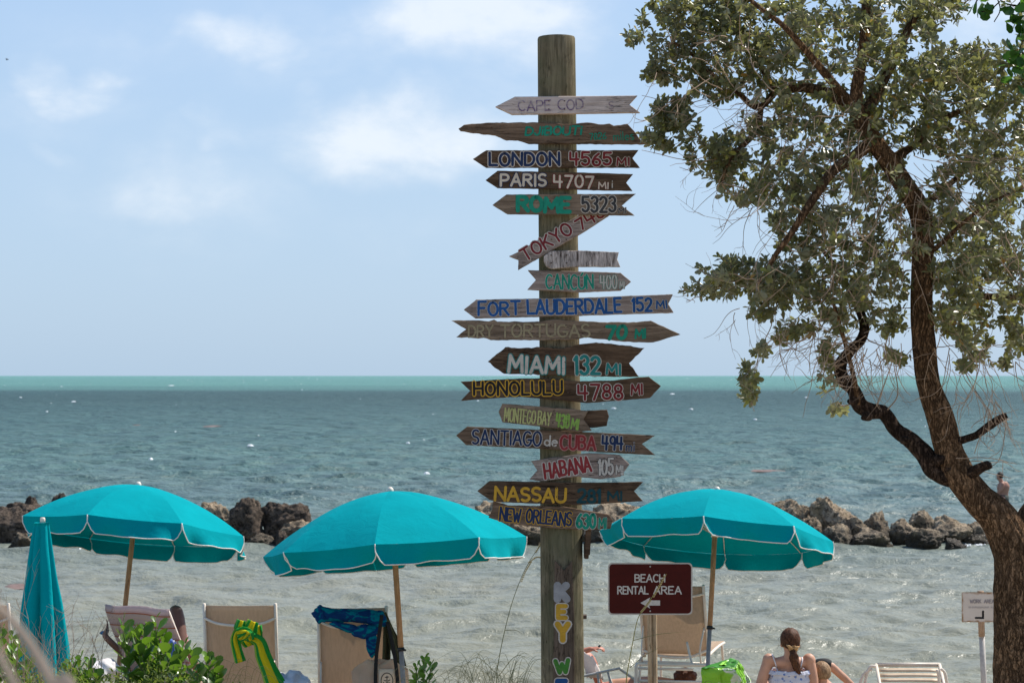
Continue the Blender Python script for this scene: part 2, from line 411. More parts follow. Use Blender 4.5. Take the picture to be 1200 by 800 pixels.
patch('seaweed_raft', [(248, 499, 26, 3), (190, 511, 12, 2.5), (318, 536, 14, 2.5), (18, 686, 44, 9), (895, 551, 76, 3.0), (1043, 533, 24, 2.5), (1052, 556, 28, 3), (1154, 546, 16, 2.2), (160, 498, 14, 2), (405, 508, 16, 2)],
      weed, None, 'seaweed', .05, 'floating seaweed patches', labels=[
      'reddish seaweed raft on the slate water above the left umbrella, the widest one there', 'small reddish seaweed raft floating just left of and below the widest left one',
      'small reddish seaweed raft floating nearest the pair of dark rocks left of centre', 'broad dull seaweed patch in the shallows beside the closed umbrella',
      'long thin seaweed streak on the water above the right hand umbrella', 'short seaweed streak just above the knotty lower limb of the tree, near its trunk',
      'seaweed streak behind the fork where the lower limb leaves the tree', 'seaweed streak on the water just up and left of the wading man',
      'tiny seaweed raft farthest left on the slate water', 'tiny seaweed raft on open water above the middle umbrella'])
foam = plain('foam', (.8, .82, .82), .8, .05, 6, .3)
sp = [(24, 466, 5, 1.6), (86, 471, 9, 1.6), (55, 483, 5, 1.8), (293, 523, 12, 2), (177, 539, 6, 2), (201, 452, 11, 1.3), (354, 457, 4, 1.5), (72, 453, 4, 1.3), (788, 462, 9, 1.8), (719, 479, 9, 2), (810, 480, 6, 2), (560, 470, 5, 1.5), (1000, 452, 5, 1.4), (945, 466, 6, 1.6), (1160, 470, 5, 1.6), (478, 520, 7, 2), (500, 556, 9, 2.5), (885, 492, 6, 1.8)]
rr = random.Random(3)
sp += [(rr.uniform(0, 1200), rr.uniform(443, 452), rr.uniform(1.5, 3), rr.uniform(.3, .7)) for _ in range(50)]
sp += [(rr.uniform(0, 1200), rr.uniform(455, 520), rr.uniform(1.2, 2.6), rr.uniform(.4, .9)) for _ in range(12)]
patch('whitecap_foam', sp, foam, 'small white caps breaking on the open water', None, .06, each=False, lump=.6)
sp = []
for a, b, y in ((5, 60, 644), (60, 120, 641), (1090, 1160, 638), (940, 1010, 635), (1120, 1170, 639), (280, 330, 640), (690, 720, 641)):
    for _ in range(int((b-a)/5)): sp.append((rr.uniform(a, b), y+rr.uniform(-2.0, 1.5), rr.uniform(1.5, 5), rr.uniform(.2, .7)))
patch('shore_foam', sp, foam, 'broken white foam washing along the foot of the breakwater rocks', None, .0, rise=.0, each=False, lump=.8)

# ------------------------------------------------------------------ breakwater boulders
def rock_fn(n):
    co = obj_co(n); pos = n('ShaderNodeNewGeometry').outputs['Position']; zz = n('ShaderNodeSeparateXYZ', {0: pos}).outputs[2]
    rv = n('ShaderNodeObjectInfo').outputs['Random']
    z = n.noise(co, 3.0, 8, .68); z2 = n.noise(co, 1.1, 4); pit = n.noise(co, 11, 6, .75, .8)
    c = n.mix(n.rng(z, .32, .66), (.17, .12, .078), (.80, .62, .42))
    c = n.mix(n.rng(z2, .42, .62, 0, .6), c, n.mix(rv, (.60, .46, .30), (.32, .24, .16)))
    c = n.mix(n.rng(pit, .50, .58, 0, .85), c, (.025, .019, .014))
    c = n.mix(n.rng(n.noise(co, 2, 4), .52, .68, 0, .4), c, (.24, .20, .09))
    wet = n.rng(n.math('ADD', zz, n.math('MULTIPLY', n.math('SUBTRACT', z, .5), .5)), .46, .14, 0, .88)
    c = n.mix(wet, c, (.028, .022, .014))
    return pbsdf(n, c, n.rng(wet, 0, .8, .92, .5), bump(n, n.math('ADD', z, pit), 1.0, .10), .25)
rock_m = mat('limestone', rock_fn)
def dark_rock_fn(n):
    co = obj_co(n); z = n.noise(co, 3.0, 8, .68); pit = n.noise(co, 10, 6, .75, .8)
    c = n.mix(n.rng(z, .36, .70), (.045, .034, .026), (.27, .20, .145)); c = n.mix(n.rng(pit, .50, .58, 0, .85), c, (.014, .011, .009))
    return pbsdf(n, c, .85, bump(n, n.math('ADD', z, pit), 1.0, .10), .2)
rock_dark = mat('blackened limestone', dark_rock_fn)
_ico = {}
def boulder(x0, x1, yt, yb, seed, label, Y=None, pale=False):
    Y = Y or F*H/(yb-HY); w = 1.06*(x1-x0)/F*Y; zt = H-(yt-HY)/F*Y; zb = min(0, H-(yb-HY)/F*Y)-.25
    cx = ((x0+x1)/2-CX)/F*Y; dpt = max(w*.8, .6); hh = (zt-zb)
    if 4 not in _ico:
        bm = bmesh.new(); bmesh.ops.create_icosphere(bm, subdivisions=5, radius=1); bm.verts.ensure_lookup_table()
        _ico[4] = ([v.co.copy() for v in bm.verts], [[v.index for v in f.verts] for f in bm.faces]); bm.free()
    vs0, fs = _ico[4]; r = random.Random(seed); off = Vector((r.uniform(0, 90), r.uniform(0, 90), r.uniform(0, 90)))
    planes = [(Vector((r.gauss(0, 1), r.gauss(0, 1), r.gauss(0, .8))).normalized(), r.uniform(.50, .88)) for _ in range(12)]
    vs = []
    for v in vs0:
        p = v.copy()
        for nrm, d in planes:
            e = p.dot(nrm)-d
            if e > 0: p -= nrm*e*.9
        f1 = noise.fractal(p*1.3+off, 1, 2, 4)*.20
        cell = noise.cell(Vector((0, 0, 0)))
        vd = noise.voronoi(p*3.0+off)[0][0]
        f2 = (vd-.3)*.16+noise.fractal(p*5+off, .9, 2, 4)*.10-max(0, noise.noise(p*7+off)-.2)*.22+noise.fractal(p*14+off, 1, 2, 2)*.04
        vs.append(p*(1+f1+f2))
    ax = np.array([tuple(v) for v in vs]); mn, mx = ax.min(0), ax.max(0); ax = (ax-(mn+mx)/2)/((mx-mn)/2)
    vs = [(cx+a[0]*w/2, Y+dpt*.5+a[1]*dpt/2, (zt+zb)/2+a[2]*hh/2) for a in ax]
    t = MB(); t.add(vs, fs); o = t.build('boulder', rock_dark if ('dark' in label or 'black boulder' in label) and x0 < 400 else rock_m)
    o.data.transform(Matrix.Translation((-cx, -Y-dpt*.5, 0))); o.location = (cx, Y+dpt*.5, 0)
    return tag(o, label, 'rock', 'breakwater boulders')
B = [
 (11, 53, 581, 600, 'dark lumpy boulder on top of the heap behind the closed umbrella', 45.5),
 (46, 84, 578, 606, 'small dark rock peeping above the left edge of the left umbrella', 45.8),
 (-12, 62, 589, 620, 'pale sunlit flat topped slab under the dark lumpy boulder at far left', 45),
 (-24, 42, 594, 642, 'big shadowed black boulder cut by the left edge of the photo', 43.6),
 (4, 44, 624, 644, 'low rock with yellow green algae at the waterline at far left', 42.6),
 (48, 92, 604, 640, 'dark boulder under the left umbrella, behind the closed umbrella', 44),
 (88, 132, 600, 639, 'boulder hidden behind the left part of the left umbrella', 44.5),
 (128, 180, 597, 638, 'boulder behind the left umbrella just left of its pole', 44.5),
 (176, 236, 596, 637, 'boulder behind the left umbrella just right of its pole', 44.5),
 (229, 271, 588, 628, 'tan lumpy boulder rising over the right slope of the left umbrella', 45),
 (263, 306, 583, 632, 'tall dark pitted boulder between the left and middle umbrellas', 44),
 (299, 362, 589, 630, 'broad dark topped boulder next to the left slope of the middle umbrella', 44.2),
 (318, 337, 621, 639, 'small round pale rock low in front of the broad dark boulder', 42.9),
 (284, 322, 625, 640, 'low tan rock at the waterline by the right tip of the left umbrella', 43),
 (322, 372, 610, 637, 'shadowed rock in the gap behind the small round pale rock', 43.6),
 (366, 430, 611, 636, 'boulder hidden behind the left half of the middle umbrella', 44.5),
 (426, 492, 592, 636, 'boulder hidden behind the centre of the middle umbrella', 44.5),
 (488, 560, 592, 636, 'boulder hidden behind the right half of the middle umbrella', 44.5),
 (556, 600, 586, 620, 'boulder seen left of the yellow lettered board near the foot of the signpost', 44.8),
 (592, 640, 604, 635, 'tan boulder touching the left side of the signpost', 43.9),
 (634, 694, 598, 636, 'boulder hidden behind the signpost', 44.4),
 (686, 756, 588, 622, 'wide tan boulder right of the signpost under the teal lettered mileage', 45),
 (684, 726, 610, 640, 'low boulder between the signpost and the left tip of the right umbrella', 43.4),
 (752, 836, 596, 637, 'boulder hidden behind the left half of the right umbrella', 44.5),
 (832, 912, 594, 637, 'boulder hidden behind the right half of the right umbrella', 44.5),
 (904, 958, 585, 618, 'brown rounded boulder above the right slope of the right umbrella', 45),
 (938, 966, 605, 632, 'smaller boulder tucked between the umbrella slope and the biggest boulder', 44),
 (954, 1013, 583, 626, 'biggest, highest boulder in the row right of the right umbrella', 44.6),
 (978, 1018, 606, 627, 'pitted rock leaning on the front right of the biggest boulder', 43.8),
 (961, 1003, 614, 635, 'tan rock low beside the right tip of the right umbrella', 43.2),
 (1016, 1047, 598, 629, 'upright wedge shaped boulder right of the biggest one', 44.2),
 (999, 1052, 619, 637, 'long flat wet slab lying in front of the wedge shaped boulder', 42.9),
 (1044, 1082, 608, 634, 'speckled boulder in the middle of the right row', 43.7),
 (1066, 1104, 597, 624, 'dark rounded boulder perched on the back of the right row', 44.8),
 (1067, 1110, 619, 637, 'grey mottled rock at the waterline in front of the dark perched boulder', 43),
 (1091, 1144, 604, 637, 'broad sunlit boulder with black wet foot near the tree trunk', 43.7),
 (1130, 1163, 611, 638, 'dark boulder last in the row, against the tree trunk', 43.8),
 (1112, 1136, 631, 641, 'small wet reddish rock awash in foam near the tree trunk', 42.5),
]
for i, (a, b, c, d, lab, Y) in enumerate(B): boulder(a, b, c, d, 100+i, lab, Y)

# ------------------------------------------------------------------ hand lettering (stroke font, sharp strokes as thin raised paint)
def _arc(cx, cy, rx, ry, a0, a1, k=9):
    return [(cx+rx*math.cos(math.radians(a0+(a1-a0)*i/k)), cy+ry*math.sin(math.radians(a0+(a1-a0)*i/k))) for i in range(k+1)]
O_ = lambda w=.62: [_arc(w/2, .5, w/2, .5, 90, 450, 18)]
G = {
 'A': (.66, [[(0, 0), (.33, 1), (.66, 0)], [(.12, .34), (.54, .34)]]),
 'B': (.56, [[(0, 0), (0, 1), (.26, 1)]+_arc(.28, .77, .24, .23, 90, -90, 6)+[(.02, .54)], [(.28, .54)]+_arc(.30, .27, .26, .27, 90, -90, 6)+[(0, 0)]]),
 'C': (.58, [_arc(.33, .5, .33, .5, 50, 310, 14)]),
 'D': (.60, [[(0, 0), (0, 1), (.18, 1)]+_arc(.2, .5, .4, .5, 90, -90, 10)+[(0, 0)]]),
 'E': (.50, [[(.5, 1), (0, 1), (0, 0), (.5, 0)], [(0, .52), (.40, .52)]]),
 'F': (.50, [[(.5, 1), (0, 1), (0, 0)], [(0, .52), (.40, .52)]]),
 'G': (.62, [_arc(.33, .5, .33, .5, 50, 350, 14)+[(.64, .42), (.38, .42)]]),
 'H': (.60, [[(0, 0), (0, 1)], [(.6, 0), (.6, 1)], [(0, .5), (.6, .5)]]),
 'I': (.06, [[(.03, 0), (.03, 1)]]),
 'J': (.46, [[(.42, 1), (.42, .28)]+_arc(.22, .26, .20, .26, 0, -170, 7)]),
 'K': (.58, [[(0, 0), (0, 1)], [(.54, 1), (.03, .46)], [(.18, .58), (.58, 0)]]),
 'L': (.48, [[(0, 1), (0, 0), (.48, 0)]]),
 'M': (.76, [[(0, 0), (.06, 1), (.38, .3), (.70, 1), (.76, 0)]]),
 'N': (.62, [[(0, 0), (0, 1), (.62, 0), (.62, 1)]]),
 'O': (.64, O_(.64)),
 'P': (.54, [[(0, 0), (0, 1), (.26, 1)]+_arc(.28, .74, .26, .26, 90, -90, 7)+[(0, .48)]]),
 'R': (.58, [[(0, 0), (0, 1), (.26, 1)]+_arc(.28, .76, .25, .24, 90, -90, 7)+[(.03, .52)], [(.24, .5), (.58, 0)]]),
 'S': (.52, [_arc(.27, .75, .25, .25, 40, 270, 8)+_arc(.26, .25, .26, .25, 90, -140, 8)]),
 'T': (.60, [[(0, 1), (.6, 1)], [(.3, 1), (.3, 0)]]),
 'U': (.58, [[(0, 1), (0, .3)]+_arc(.29, .29, .29, .29, 180, 360, 8)+[(.58, 1)]]),
 'W': (.84, [[(0, 1), (.22, 0), (.42, .7), (.62, 0), (.84, 1)]]),
 'Y': (.60, [[(0, 1), (.3, .5), (.6, 1)], [(.3, .5), (.3, 0)]]),
 'i': (.06, [[(.03, 0), (.03, .62)], [(.03, .9), (.03, .92)]]),
 'd': (.42, [_arc(.2, .26, .2, .26, 20, 340, 9), [(.42, .95), (.42, 0)]]),
 'e': (.40, [[(.02, .3), (.40, .3)]+_arc(.21, .27, .2, .27, 10, 310, 9)]),
 'm': (.56, [[(0, 0), (0, .55)], [(0, .42)]+_arc(.14, .38, .13, .17, 140, 0, 5)+[(.28, 0)], [(.28, .42)]+_arc(.42, .38, .13, .17, 140, 0, 5)+[(.55, 0)]]),
 'l': (.06, [[(.03, 0), (.03, .95)]]),
 's': (.32, [_arc(.16, .42, .15, .13, 40, 270, 5)+_arc(.16, .14, .16, .14, 90, -140, 5)]),
 '0': (.50, [_arc(.25, .5, .25, .5, 90, 450, 16)]),
 '1': (.16, [[(0, .82), (.12, 1), (.12, 0)]]),
 '2': (.48, [_arc(.24, .74, .23, .26, 160, -20, 8)+[(.36, .46), (0, 0), (.48, 0)]]),
 '3': (.46, [_arc(.22, .76, .22, .24, 150, -80, 8), _arc(.22, .26, .24, .28, 85, -150, 9)]),
 '4': (.52, [[(.0, 1), (.0, .45), (.52, .45)], [(.38, .95), (.38, 0)]]),
 '5': (.48, [[(.46, 1), (.04, 1), (.02, .56)]+_arc(.22, .32, .25, .32, 100, -145, 9)]),
 '6': (.48, [[(.40, .98), (.14, .70), (.02, .40)]+_arc(.24, .27, .23, .27, 170, -180, 12)]),
 '7': (.48, [[(0, 1), (.48, 1), (.18, 0)]]),
 '8': (.46, [_arc(.23, .76, .19, .24, 270, -90, 12), _arc(.23, .26, .23, .26, 90, 450, 12)]),
 '9': (.46, [_arc(.23, .72, .22, .28, 0, 360, 12), [(.45, .72), (.42, 0)]]),
 'Ú': (.58, [[(0, .9), (0, .3)]+_arc(.29, .29, .29, .29, 180, 360, 8)+[(.58, .9)], [(.24, .98), (.40, 1.16)]]),
 'arrow': (1.0, []),
}
def ribbon(mbx, pts, w, d, mapf):
    """flat stroke with mitred joints and round ends; mapf(x, y, depth) -> world"""
    pts = [Vector((p[0], p[1])) for p in pts]
    q = [pts[0]]
    for p in pts[1:]:
        if (p-q[-1]).length > 1e-4: q.append(p)
    if len(q) < 2: q = [q[0], q[0]+Vector((.01, 0))]
    m = len(q); L = []; R = []
    for i in range(m):
        a = (q[i]-q[i-1]).normalized() if i else None
        b = (q[i+1]-q[i]).normalized() if i < m-1 else None
        if a is None: a = b
        if b is None: b = a
        na, nb = Vector((-a.y, a.x)), Vector((-b.y, b.x)); t = na+nb
        if t.length < .45: t = nb
        t.normalize(); s = w/max(.68, t.dot(nb)); L.append(q[i]+t*s); R.append(q[i]-t*s)
    base = len(mbx.v); vs = [mapf(p.x, p.y, d) for p in L]+[mapf(p.x, p.y, d) for p in R]
    fs = [(i, m+i, m+i+1, i+1) for i in range(m-1)]
    mbx.add(vs, fs)
    for c, dr in ((q[0], (q[0]-q[1]).normalized()), (q[-1], (q[-1]-q[-2]).normalized())):
        a0 = math.atan2(dr.y, dr.x)
        cap = [mapf(c.x, c.y, d)]+[mapf(c.x+w*math.cos(a0+t), c.y+w*math.sin(a0+t), d) for t in np.linspace(-math.pi/2, math.pi/2, 6)]
        mbx.add(cap, [(0, j, j+1) for j in range(1, 6)])
def lettering(text, x0, y0, x1, y1, h, mapf, weight=.10, outline=0, jit=.03, slant=0, seed=0, depth=.0012):
    """text along the baseline (x0,y0)-(x1,y1) in photo pixels; returns (fill MB, outline MB)"""
    r = random.Random(seed*77+len(text)); gap = .17+outline*.7
    ws = [(.30 if ch == ' ' else G[ch][0]) for ch in text]
    tw = sum(ws)+gap*(len(text)-1); L = math.hypot(x1-x0, y1-y0)
    sx = L/(tw+weight); ux, uy = (x1-x0)/L, (y1-y0)/L
    fill, outl = MB(), MB(); x = weight/2
    for ch, w in zip(text, ws):
        if ch != ' ':
            ja, jy, jh = r.uniform(-jit, jit)*.8, r.uniform(-jit, jit), 1+r.uniform(-jit, jit)
            strokes = []
            for st in G[ch][1]:                     # a sharp corner ends one brush stroke and starts the next
                cur = [st[0]]
                for q_ in range(1, len(st)):
                    cur.append(st[q_])
                    if q_ < len(st)-1:
                        a_ = Vector((st[q_][0]-st[q_-1][0], st[q_][1]-st[q_-1][1])); b_ = Vector((st[q_+1][0]-st[q_][0], st[q_+1][1]-st[q_][1]))
                        if a_.length > 1e-6 and b_.length > 1e-6 and a_.normalized().dot(b_.normalized()) < .15: strokes.append(cur); cur = [st[q_]]
                strokes.append(cur)
            for k, st in enumerate(strokes):
                pp = []
                for (a, b) in st:
                    b2 = b*jh*(1-weight)+weight/2+jy; a2 = a+slant*b+ja*(b-.5)*1.0
                    lx, ly = (x+a2)*sx, b2*h
                    pp.append((x0+ux*lx+uy*ly, y0+uy*lx-ux*ly))
                wd = weight*h*.60
                ribbon(fill, pp, wd, depth+.0014+k*.00018, mapf)
                if outline: ribbon(outl, pp, wd+outline*h, depth+k*.00014, mapf)
        x += w+gap
    return fill, outl

# ------------------------------------------------------------------ signpost with direction boards
PX = lambda y: 652+(y-44)*(7.5/756)             # post centre line and half width in pixels
PR = lambda y: 22+(y-44)*(3.3/756)
POLE_Y = 13.3
base = P(PX(930), 0, POLE_Y); base.z = gz(POLE_Y)
post_t = thing('signpost', (base.x, POLE_Y, gz(POLE_Y)), 'round weathered wooden post covered in painted direction boards', 'signpost')
mbp = MB(); ysamp = [44, 46, 60]+list(range(80, 1160, 8)); pts = []; rs = []
for y in ysamp: pts.append(P(PX(y), y, POLE_Y)); rs.append(PR(y)/F*POLE_Y)
rs[0] *= .965
NC = 56
cracks = [(random.Random(i).uniform(0, 6.28), random.Random(i+50).uniform(0, 6.28)) for i in range(7)]
def post_disp(i, j, p, a):
    v = 1+.010*noise.noise(Vector((math.cos(a)*2.5, math.sin(a)*2.5, p.z*.9)))+.012*noise.noise(Vector((math.cos(a)*9, math.sin(a)*9, p.z*1.5)))
    if i > 1:
        for c, ph in cracks:
            e = abs((a-c-.05*math.sin(p.z*2+ph)+math.pi) % (2*math.pi)-math.pi)
            if e < .07: v -= .045*(1-e/.07)*max(0, min(1, .6+noise.noise(Vector((c, 0, p.z)))*2))
    return v
mbp.tube(pts, rs, NC, True, post_disp)
mbp.build('post', pole_wood, post_t, auto=60)

wood_v = {
 'pale': m_wood('pale weathered board', (.50, .39, .33), (.74, .61, .54), 0, 26, .5, .4),
 'dark': m_wood('dark board', (.062, .038, .024), (.175, .112, .070), 0, 26, 1.0, .7),
 'brown': m_wood('brown board', (.10, .066, .043), (.27, .18, .12), 0, 26, .9, .7),
 'grey': m_wood('grey brown board', (.20, .15, .12), (.46, .36, .30), 0, 26, .8, .6),
 'mid': m_wood('mid brown board', (.125, .088, .060), (.32, .235, .165), 0, 24, .9, .7),
 'bleached': m_wood('bleached board with dark smears', (.07, .05, .04), (.80, .68, .60), 2, 30, 1.2, .3),
 'post board': m_wood('board on post', (.08, .056, .038), (.2, .145, .105), 2, 24, .9, .8),
}
nail_m = plain('rusty nail', (.10, .06, .04), .6, .2)
def densify(poly, step=3.2, jit=.35, seed=0, close=True):
    r = random.Random(seed); out = []
    m = len(poly)
    for i in range(m):
        a, b = poly[i], poly[(i+1) % m]; L = math.hypot(b[0]-a[0], b[1]-a[1]); k = max(1, int(L/step))
        nx, ny = -(b[1]-a[1])/max(L, .01), (b[0]-a[0])/max(L, .01)
        for j in range(k):
            t = j/k; e = 0 if j == 0 else jit*(noise.noise(Vector((a[0]*.13+t*L*.16, seed*3.7, a[1]*.1)))*1.6+r.uniform(-.3, .3))
            out.append((a[0]+(b[0]-a[0])*t+nx*e, a[1]+(b[1]-a[1])*t+ny*e))
    return out
def plank_map(cxp, cyp, Yf, pitch=0, yaw=0):
    """pixels + depth (towards the camera) -> world on a plank hinged about its centre"""
    c = P(cxp, cyp, Yf); R = Matrix.Rotation(yaw, 3, 'Z')@Matrix.Rotation(pitch, 3, 'X')
    return lambda x, y, d=0: c+R@(P(x, y, Yf)-c+Vector((0, -d, 0)))
def plank(name, poly, mapf, material, parent, thick=.024, jit=.35, seed=0, bev=.6):
    """board: traced outline, real thickness, worn (chamfered) front edge"""
    pl = densify(poly, 3.2, jit, seed); m = len(pl)
    cx = sum(p[0] for p in pl)/m; area = sum(pl[i][0]*pl[(i+1) % m][1]-pl[(i+1) % m][0]*pl[i][1] for i in range(m))
    sg = 1 if area > 0 else -1; inner = []
    for i in range(m):
        a, b, c = Vector(pl[i-1]), Vector(pl[i]), Vector(pl[(i+1) % m]); d = (c-a).normalized()
        inner.append((b.x-d.y*bev*sg, b.y+d.x*bev*sg))
    bm = bmesh.new()
    f0 = [bm.verts.new(mapf(p[0], p[1], 0)) for p in inner]
    f1 = [bm.verts.new(mapf(p[0], p[1], -.004)) for p in pl]
    f2 = [bm.verts.new(mapf(p[0], p[1], -thick)) for p in pl]
    bm.faces.new(f0); bm.faces.new(list(reversed(f2)))
    for i in range(m):
        j = (i+1) % m
        bm.faces.new((f0[i], f1[i], f1[j], f0[j])); bm.faces.new((f1[i], f2[i], f2[j], f1[j]))
    bmesh.ops.recalc_face_normals(bm, faces=bm.faces[:])
    bmesh.ops.triangulate(bm, faces=[f for f in bm.faces if len(f.verts) > 4])
    bm.verts.ensure_lookup_table(); t = MB(); t.add([v.co.copy() for v in bm.verts], [[v.index for v in f.verts] for f in bm.faces]); bm.free()
    return t.build(name, material, parent, smooth=False)

Z1 = lambda x, y: (520+x/3.81, 30+y/3.81)
Z2 = lambda x, y: (520+x/3.81, 220+y/3.81)
Z3 = lambda x, y: (520+x/3.81, 390+y/3.81)
Z4 = lambda x, y: (520+x/3.2, 550+y/3.2)
navy = m_paint('navy paint', (.012, .03, .09), .35); whitep = m_paint('white outline paint', (.62, .54, .45), .35)
maroon = m_paint('maroon paint', (.20, .02, .022), .3); cream = m_paint('cream paint', (.66, .56, .43), .25)
green = m_paint('green paint', (.01, .27, .17), .08); greyp = m_paint('grey paint', (.30, .29, .27), .5)
dkgrey = m_paint('dark grey paint', (.05, .05, .05), .4); redp = m_paint('red paint', (.28, .03, .03), .35)
bluep = m_paint('blue paint', (.015, .09, .27), .3); tanp = m_paint('tan paint', (.33, .27, .16), .4)
tealp = m_paint('teal paint', (.02, .22, .20), .35); darkteal = m_paint('dark teal paint', (.005, .055, .065), .3)
yel = m_paint('yellow paint', (.62, .34, .03), .3); black = m_paint('black paint', (.012, .012, .014), .3)
olive = m_paint('olive paint', (.46, .45, .17), .25); purple = m_paint('faded purple paint', (.16, .09, .19), .75, (.50, .42, .37))
lime = m_paint('yellow green paint', (.26, .42, .08), .3); palep = m_paint('pale paint', (.58, .52, .44), .4)
leafgreen = m_paint('leaf green paint', (.06, .22, .03), .2); pink = m_paint('pale red paint', (.50, .22, .19), .4)
# every board: outline, wood, depth layer, tilt, label, texts = (text, x0, y0base, x1, y1base, height, fill, outline paint, weight, outline width, slant)
S = []
S.append(dict(z=Z1, poly=[(231, 362), (318, 316), (865, 311), (828, 352), (876, 389), (305, 398)], wood='pale', lay=0, pitch=-0.16, jit=.12,
  label='pale grey topmost board with faded purple lettering', texts=[('CAPE COD', 332, 386, 625, 376, 50, purple, None, .085, 0, 0), ('S', 735, 374, 760, 374, 34, purple, None, .07, 0, 0)]))
S.append(dict(z=Z1, poly=[(66, 460), (90, 443), (200, 433), (420, 432), (560, 440), (640, 432), (690, 440), (740, 437), (760, 447), (820, 438), (850, 470), (880, 510), (925, 530), (380, 528), (330, 512), (280, 512), (230, 490), (120, 478), (75, 470)],
  wood='brown', pitch=-0.04, lay=0, jit=.5, label='ragged driftwood board with green lettering', texts=[('DJiBOUTi', 360, 493, 618, 491, 44, green, None, .17, 0, .1), ('7826', 650, 512, 727, 509, 32, green, None, .12, 0, 0), ('miles', 757, 516, 850, 510, 44, green, None, .08, 0, 0)]))
S.append(dict(z=Z1, poly=[(130, 596), (190, 557), (870, 556), (843, 592), (876, 635), (190, 635)], wood='dark', lay=0, label='dark board with navy and maroon white edged lettering',
  texts=[('LONDON', 200, 629, 520, 629, 64, navy, whitep, .15, .06, 0), ('4565', 560, 628, 752, 628, 64, maroon, whitep, .14, .05, 0), ('MI', 770, 629, 832, 629, 40, maroon, whitep, .16, .06, 0)]))
S.append(dict(z=Z1, poly=[(187, 690), (240, 648), (630, 656), (846, 663), (815, 702), (843, 738), (240, 725)], wood='dark', lay=0, label='dark board with cream lettering',
  texts=[('PARIS', 250, 719, 460, 722, 60, cream, navy, .15, .06, 0), ('4707', 488, 727, 672, 728, 60, cream, maroon, .13, .05, 0), ('MI', 688, 730, 738, 730, 32, cream, maroon, .16, .05, 0), ('i', 750, 726, 755, 726, 34, palep, None, .12, 0, 0)]))
S.append(dict(z=Z2, poly=[(218, 77), (280, 30), (858, 27), (795, 80), (852, 124), (285, 118)], wood='mid', lay=1, label='board with bold green lettering and grey mileage',
  texts=[('ROME', 322, 112, 570, 115, 76, green, None, .21, 0, 0), ('5323', 615, 112, 770, 112, 74, dkgrey, whitep, .13, .045, 0), ('MI', 778, 114, 815, 115, 26, dkgrey, whitep, .14, .05, 0)]))
S.append(dict(z=Z2, poly=[(292, 306), (330, 288), (590, 128), (690, 66), (752, 108), (735, 125), (612, 205), (332, 368), (333, 322)], wood='grey', pitch=-0.12, lay=0, label='steeply slanting board with red lettering',
  texts=[('TOKYO', 366, 336, 583, 202, 62, maroon, whitep, .13, .055, 0), ('748', 608, 196, 728, 122, 58, maroon, whitep, .13, .055, 0)]))
S.append(dict(z=Z2, poly=[(466, 290), (480, 281), (600, 278), (782, 287), (775, 318), (788, 352), (600, 352), (480, 362), (458, 350), (447, 328), (447, 305)], wood='bleached', lay=1, pitch=-0.15, label='short bleached board streaked with dark smears, no readable lettering', texts=[]))
S.append(dict(z=Z2, poly=[(376, 366), (600, 372), (790, 378), (836, 418), (790, 458), (600, 466), (374, 454), (412, 410)], wood='grey', lay=0, pitch=-0.14, label='right pointing board with thin green lettering',
  texts=[('CANCÚN', 455, 456, 668, 456, 70, green, palep, .10, .03, 0), ('400', 698, 454, 774, 454, 66, palep, green, .09, .025, 0), ('MI', 785, 452, 808, 452, 34, palep, green, .12, .03, 0)]))
S.append(dict(z=Z2, poly=[(90, 543), (145, 498), (600, 490), (1024, 474), (1003, 517), (1026, 556), (600, 570), (142, 582)], wood='grey', lay=0, pitch=-0.13, label='long board with blue lettering, edged in white',
  texts=[('FORT', 152, 575, 345, 571, 68, bluep, palep, .14, .03, 0), ('LAUDERDALE', 372, 570, 796, 560, 72, bluep, palep, .14, .03, 0), ('152', 840, 556, 932, 553, 68, bluep, palep, .14, .04, 0), ('MI', 948, 544, 1000, 541, 40, bluep, palep, .15, .05, 0)]))
S.append(dict(z=Z2, poly=[(33, 593), (130, 591), (200, 596), (225, 588), (240, 597), (430, 597), (480, 588), (600, 594), (720, 600), (860, 600), (925, 593), (1058, 655), (935, 690), (860, 690), (760, 682), (640, 668), (560, 680), (470, 680), (210, 680), (190, 672), (55, 667), (100, 632)], wood='mid', pitch=0.02, lay=0, jit=.45,
  label='long right pointing board with thin tan lettering', texts=[('DRY', 108, 668, 222, 668, 56, tanp, None, .13, 0, 0), ('TORTUGAS', 250, 668, 655, 668, 62, tanp, None, .12, 0, 0), ('70', 718, 680, 820, 680, 70, green, None, .19, 0, .05), ('MI', 852, 674, 904, 674, 46, green, None, .18, 0, 0)]))
S.append(dict(z=Z3, poly=[(196, 128), (275, 63), (330, 68), (440, 62), (520, 70), (600, 52), (680, 42), (760, 50), (897, 67), (828, 135), (872, 196), (700, 195), (560, 190), (270, 182), (262, 178)], wood='dark', lay=0, jit=.6, label='dark broad board with teal edged pale lettering',
  texts=[('MIAMI', 285, 180, 542, 186, 82, palep, tealp, .14, .05, 0), ('132', 580, 188, 700, 188, 88, tealp, palep, .14, .04, 0), ('MI', 722, 188, 793, 190, 54, tealp, palep, .17, .04, 0)]))
S.append(dict(z=Z3, poly=[(75, 218), (200, 210), (340, 203), (440, 203), (600, 215), (760, 212), (850, 200), (915, 195), (970, 237), (920, 290), (800, 300), (640, 313), (520, 300), (340, 285), (200, 293), (75, 303), (118, 258)], wood='dark', lay=0, label='dark board with black, yellow edged lettering',
  texts=[('HONOLULU', 132, 282, 532, 276, 66, black, yel, .13, .07, 0), ('4788', 596, 300, 802, 300, 74, maroon, palep, .12, .045, 0), ('MI', 836, 280, 890, 278, 54, maroon, palep, .14, .045, 0)]))
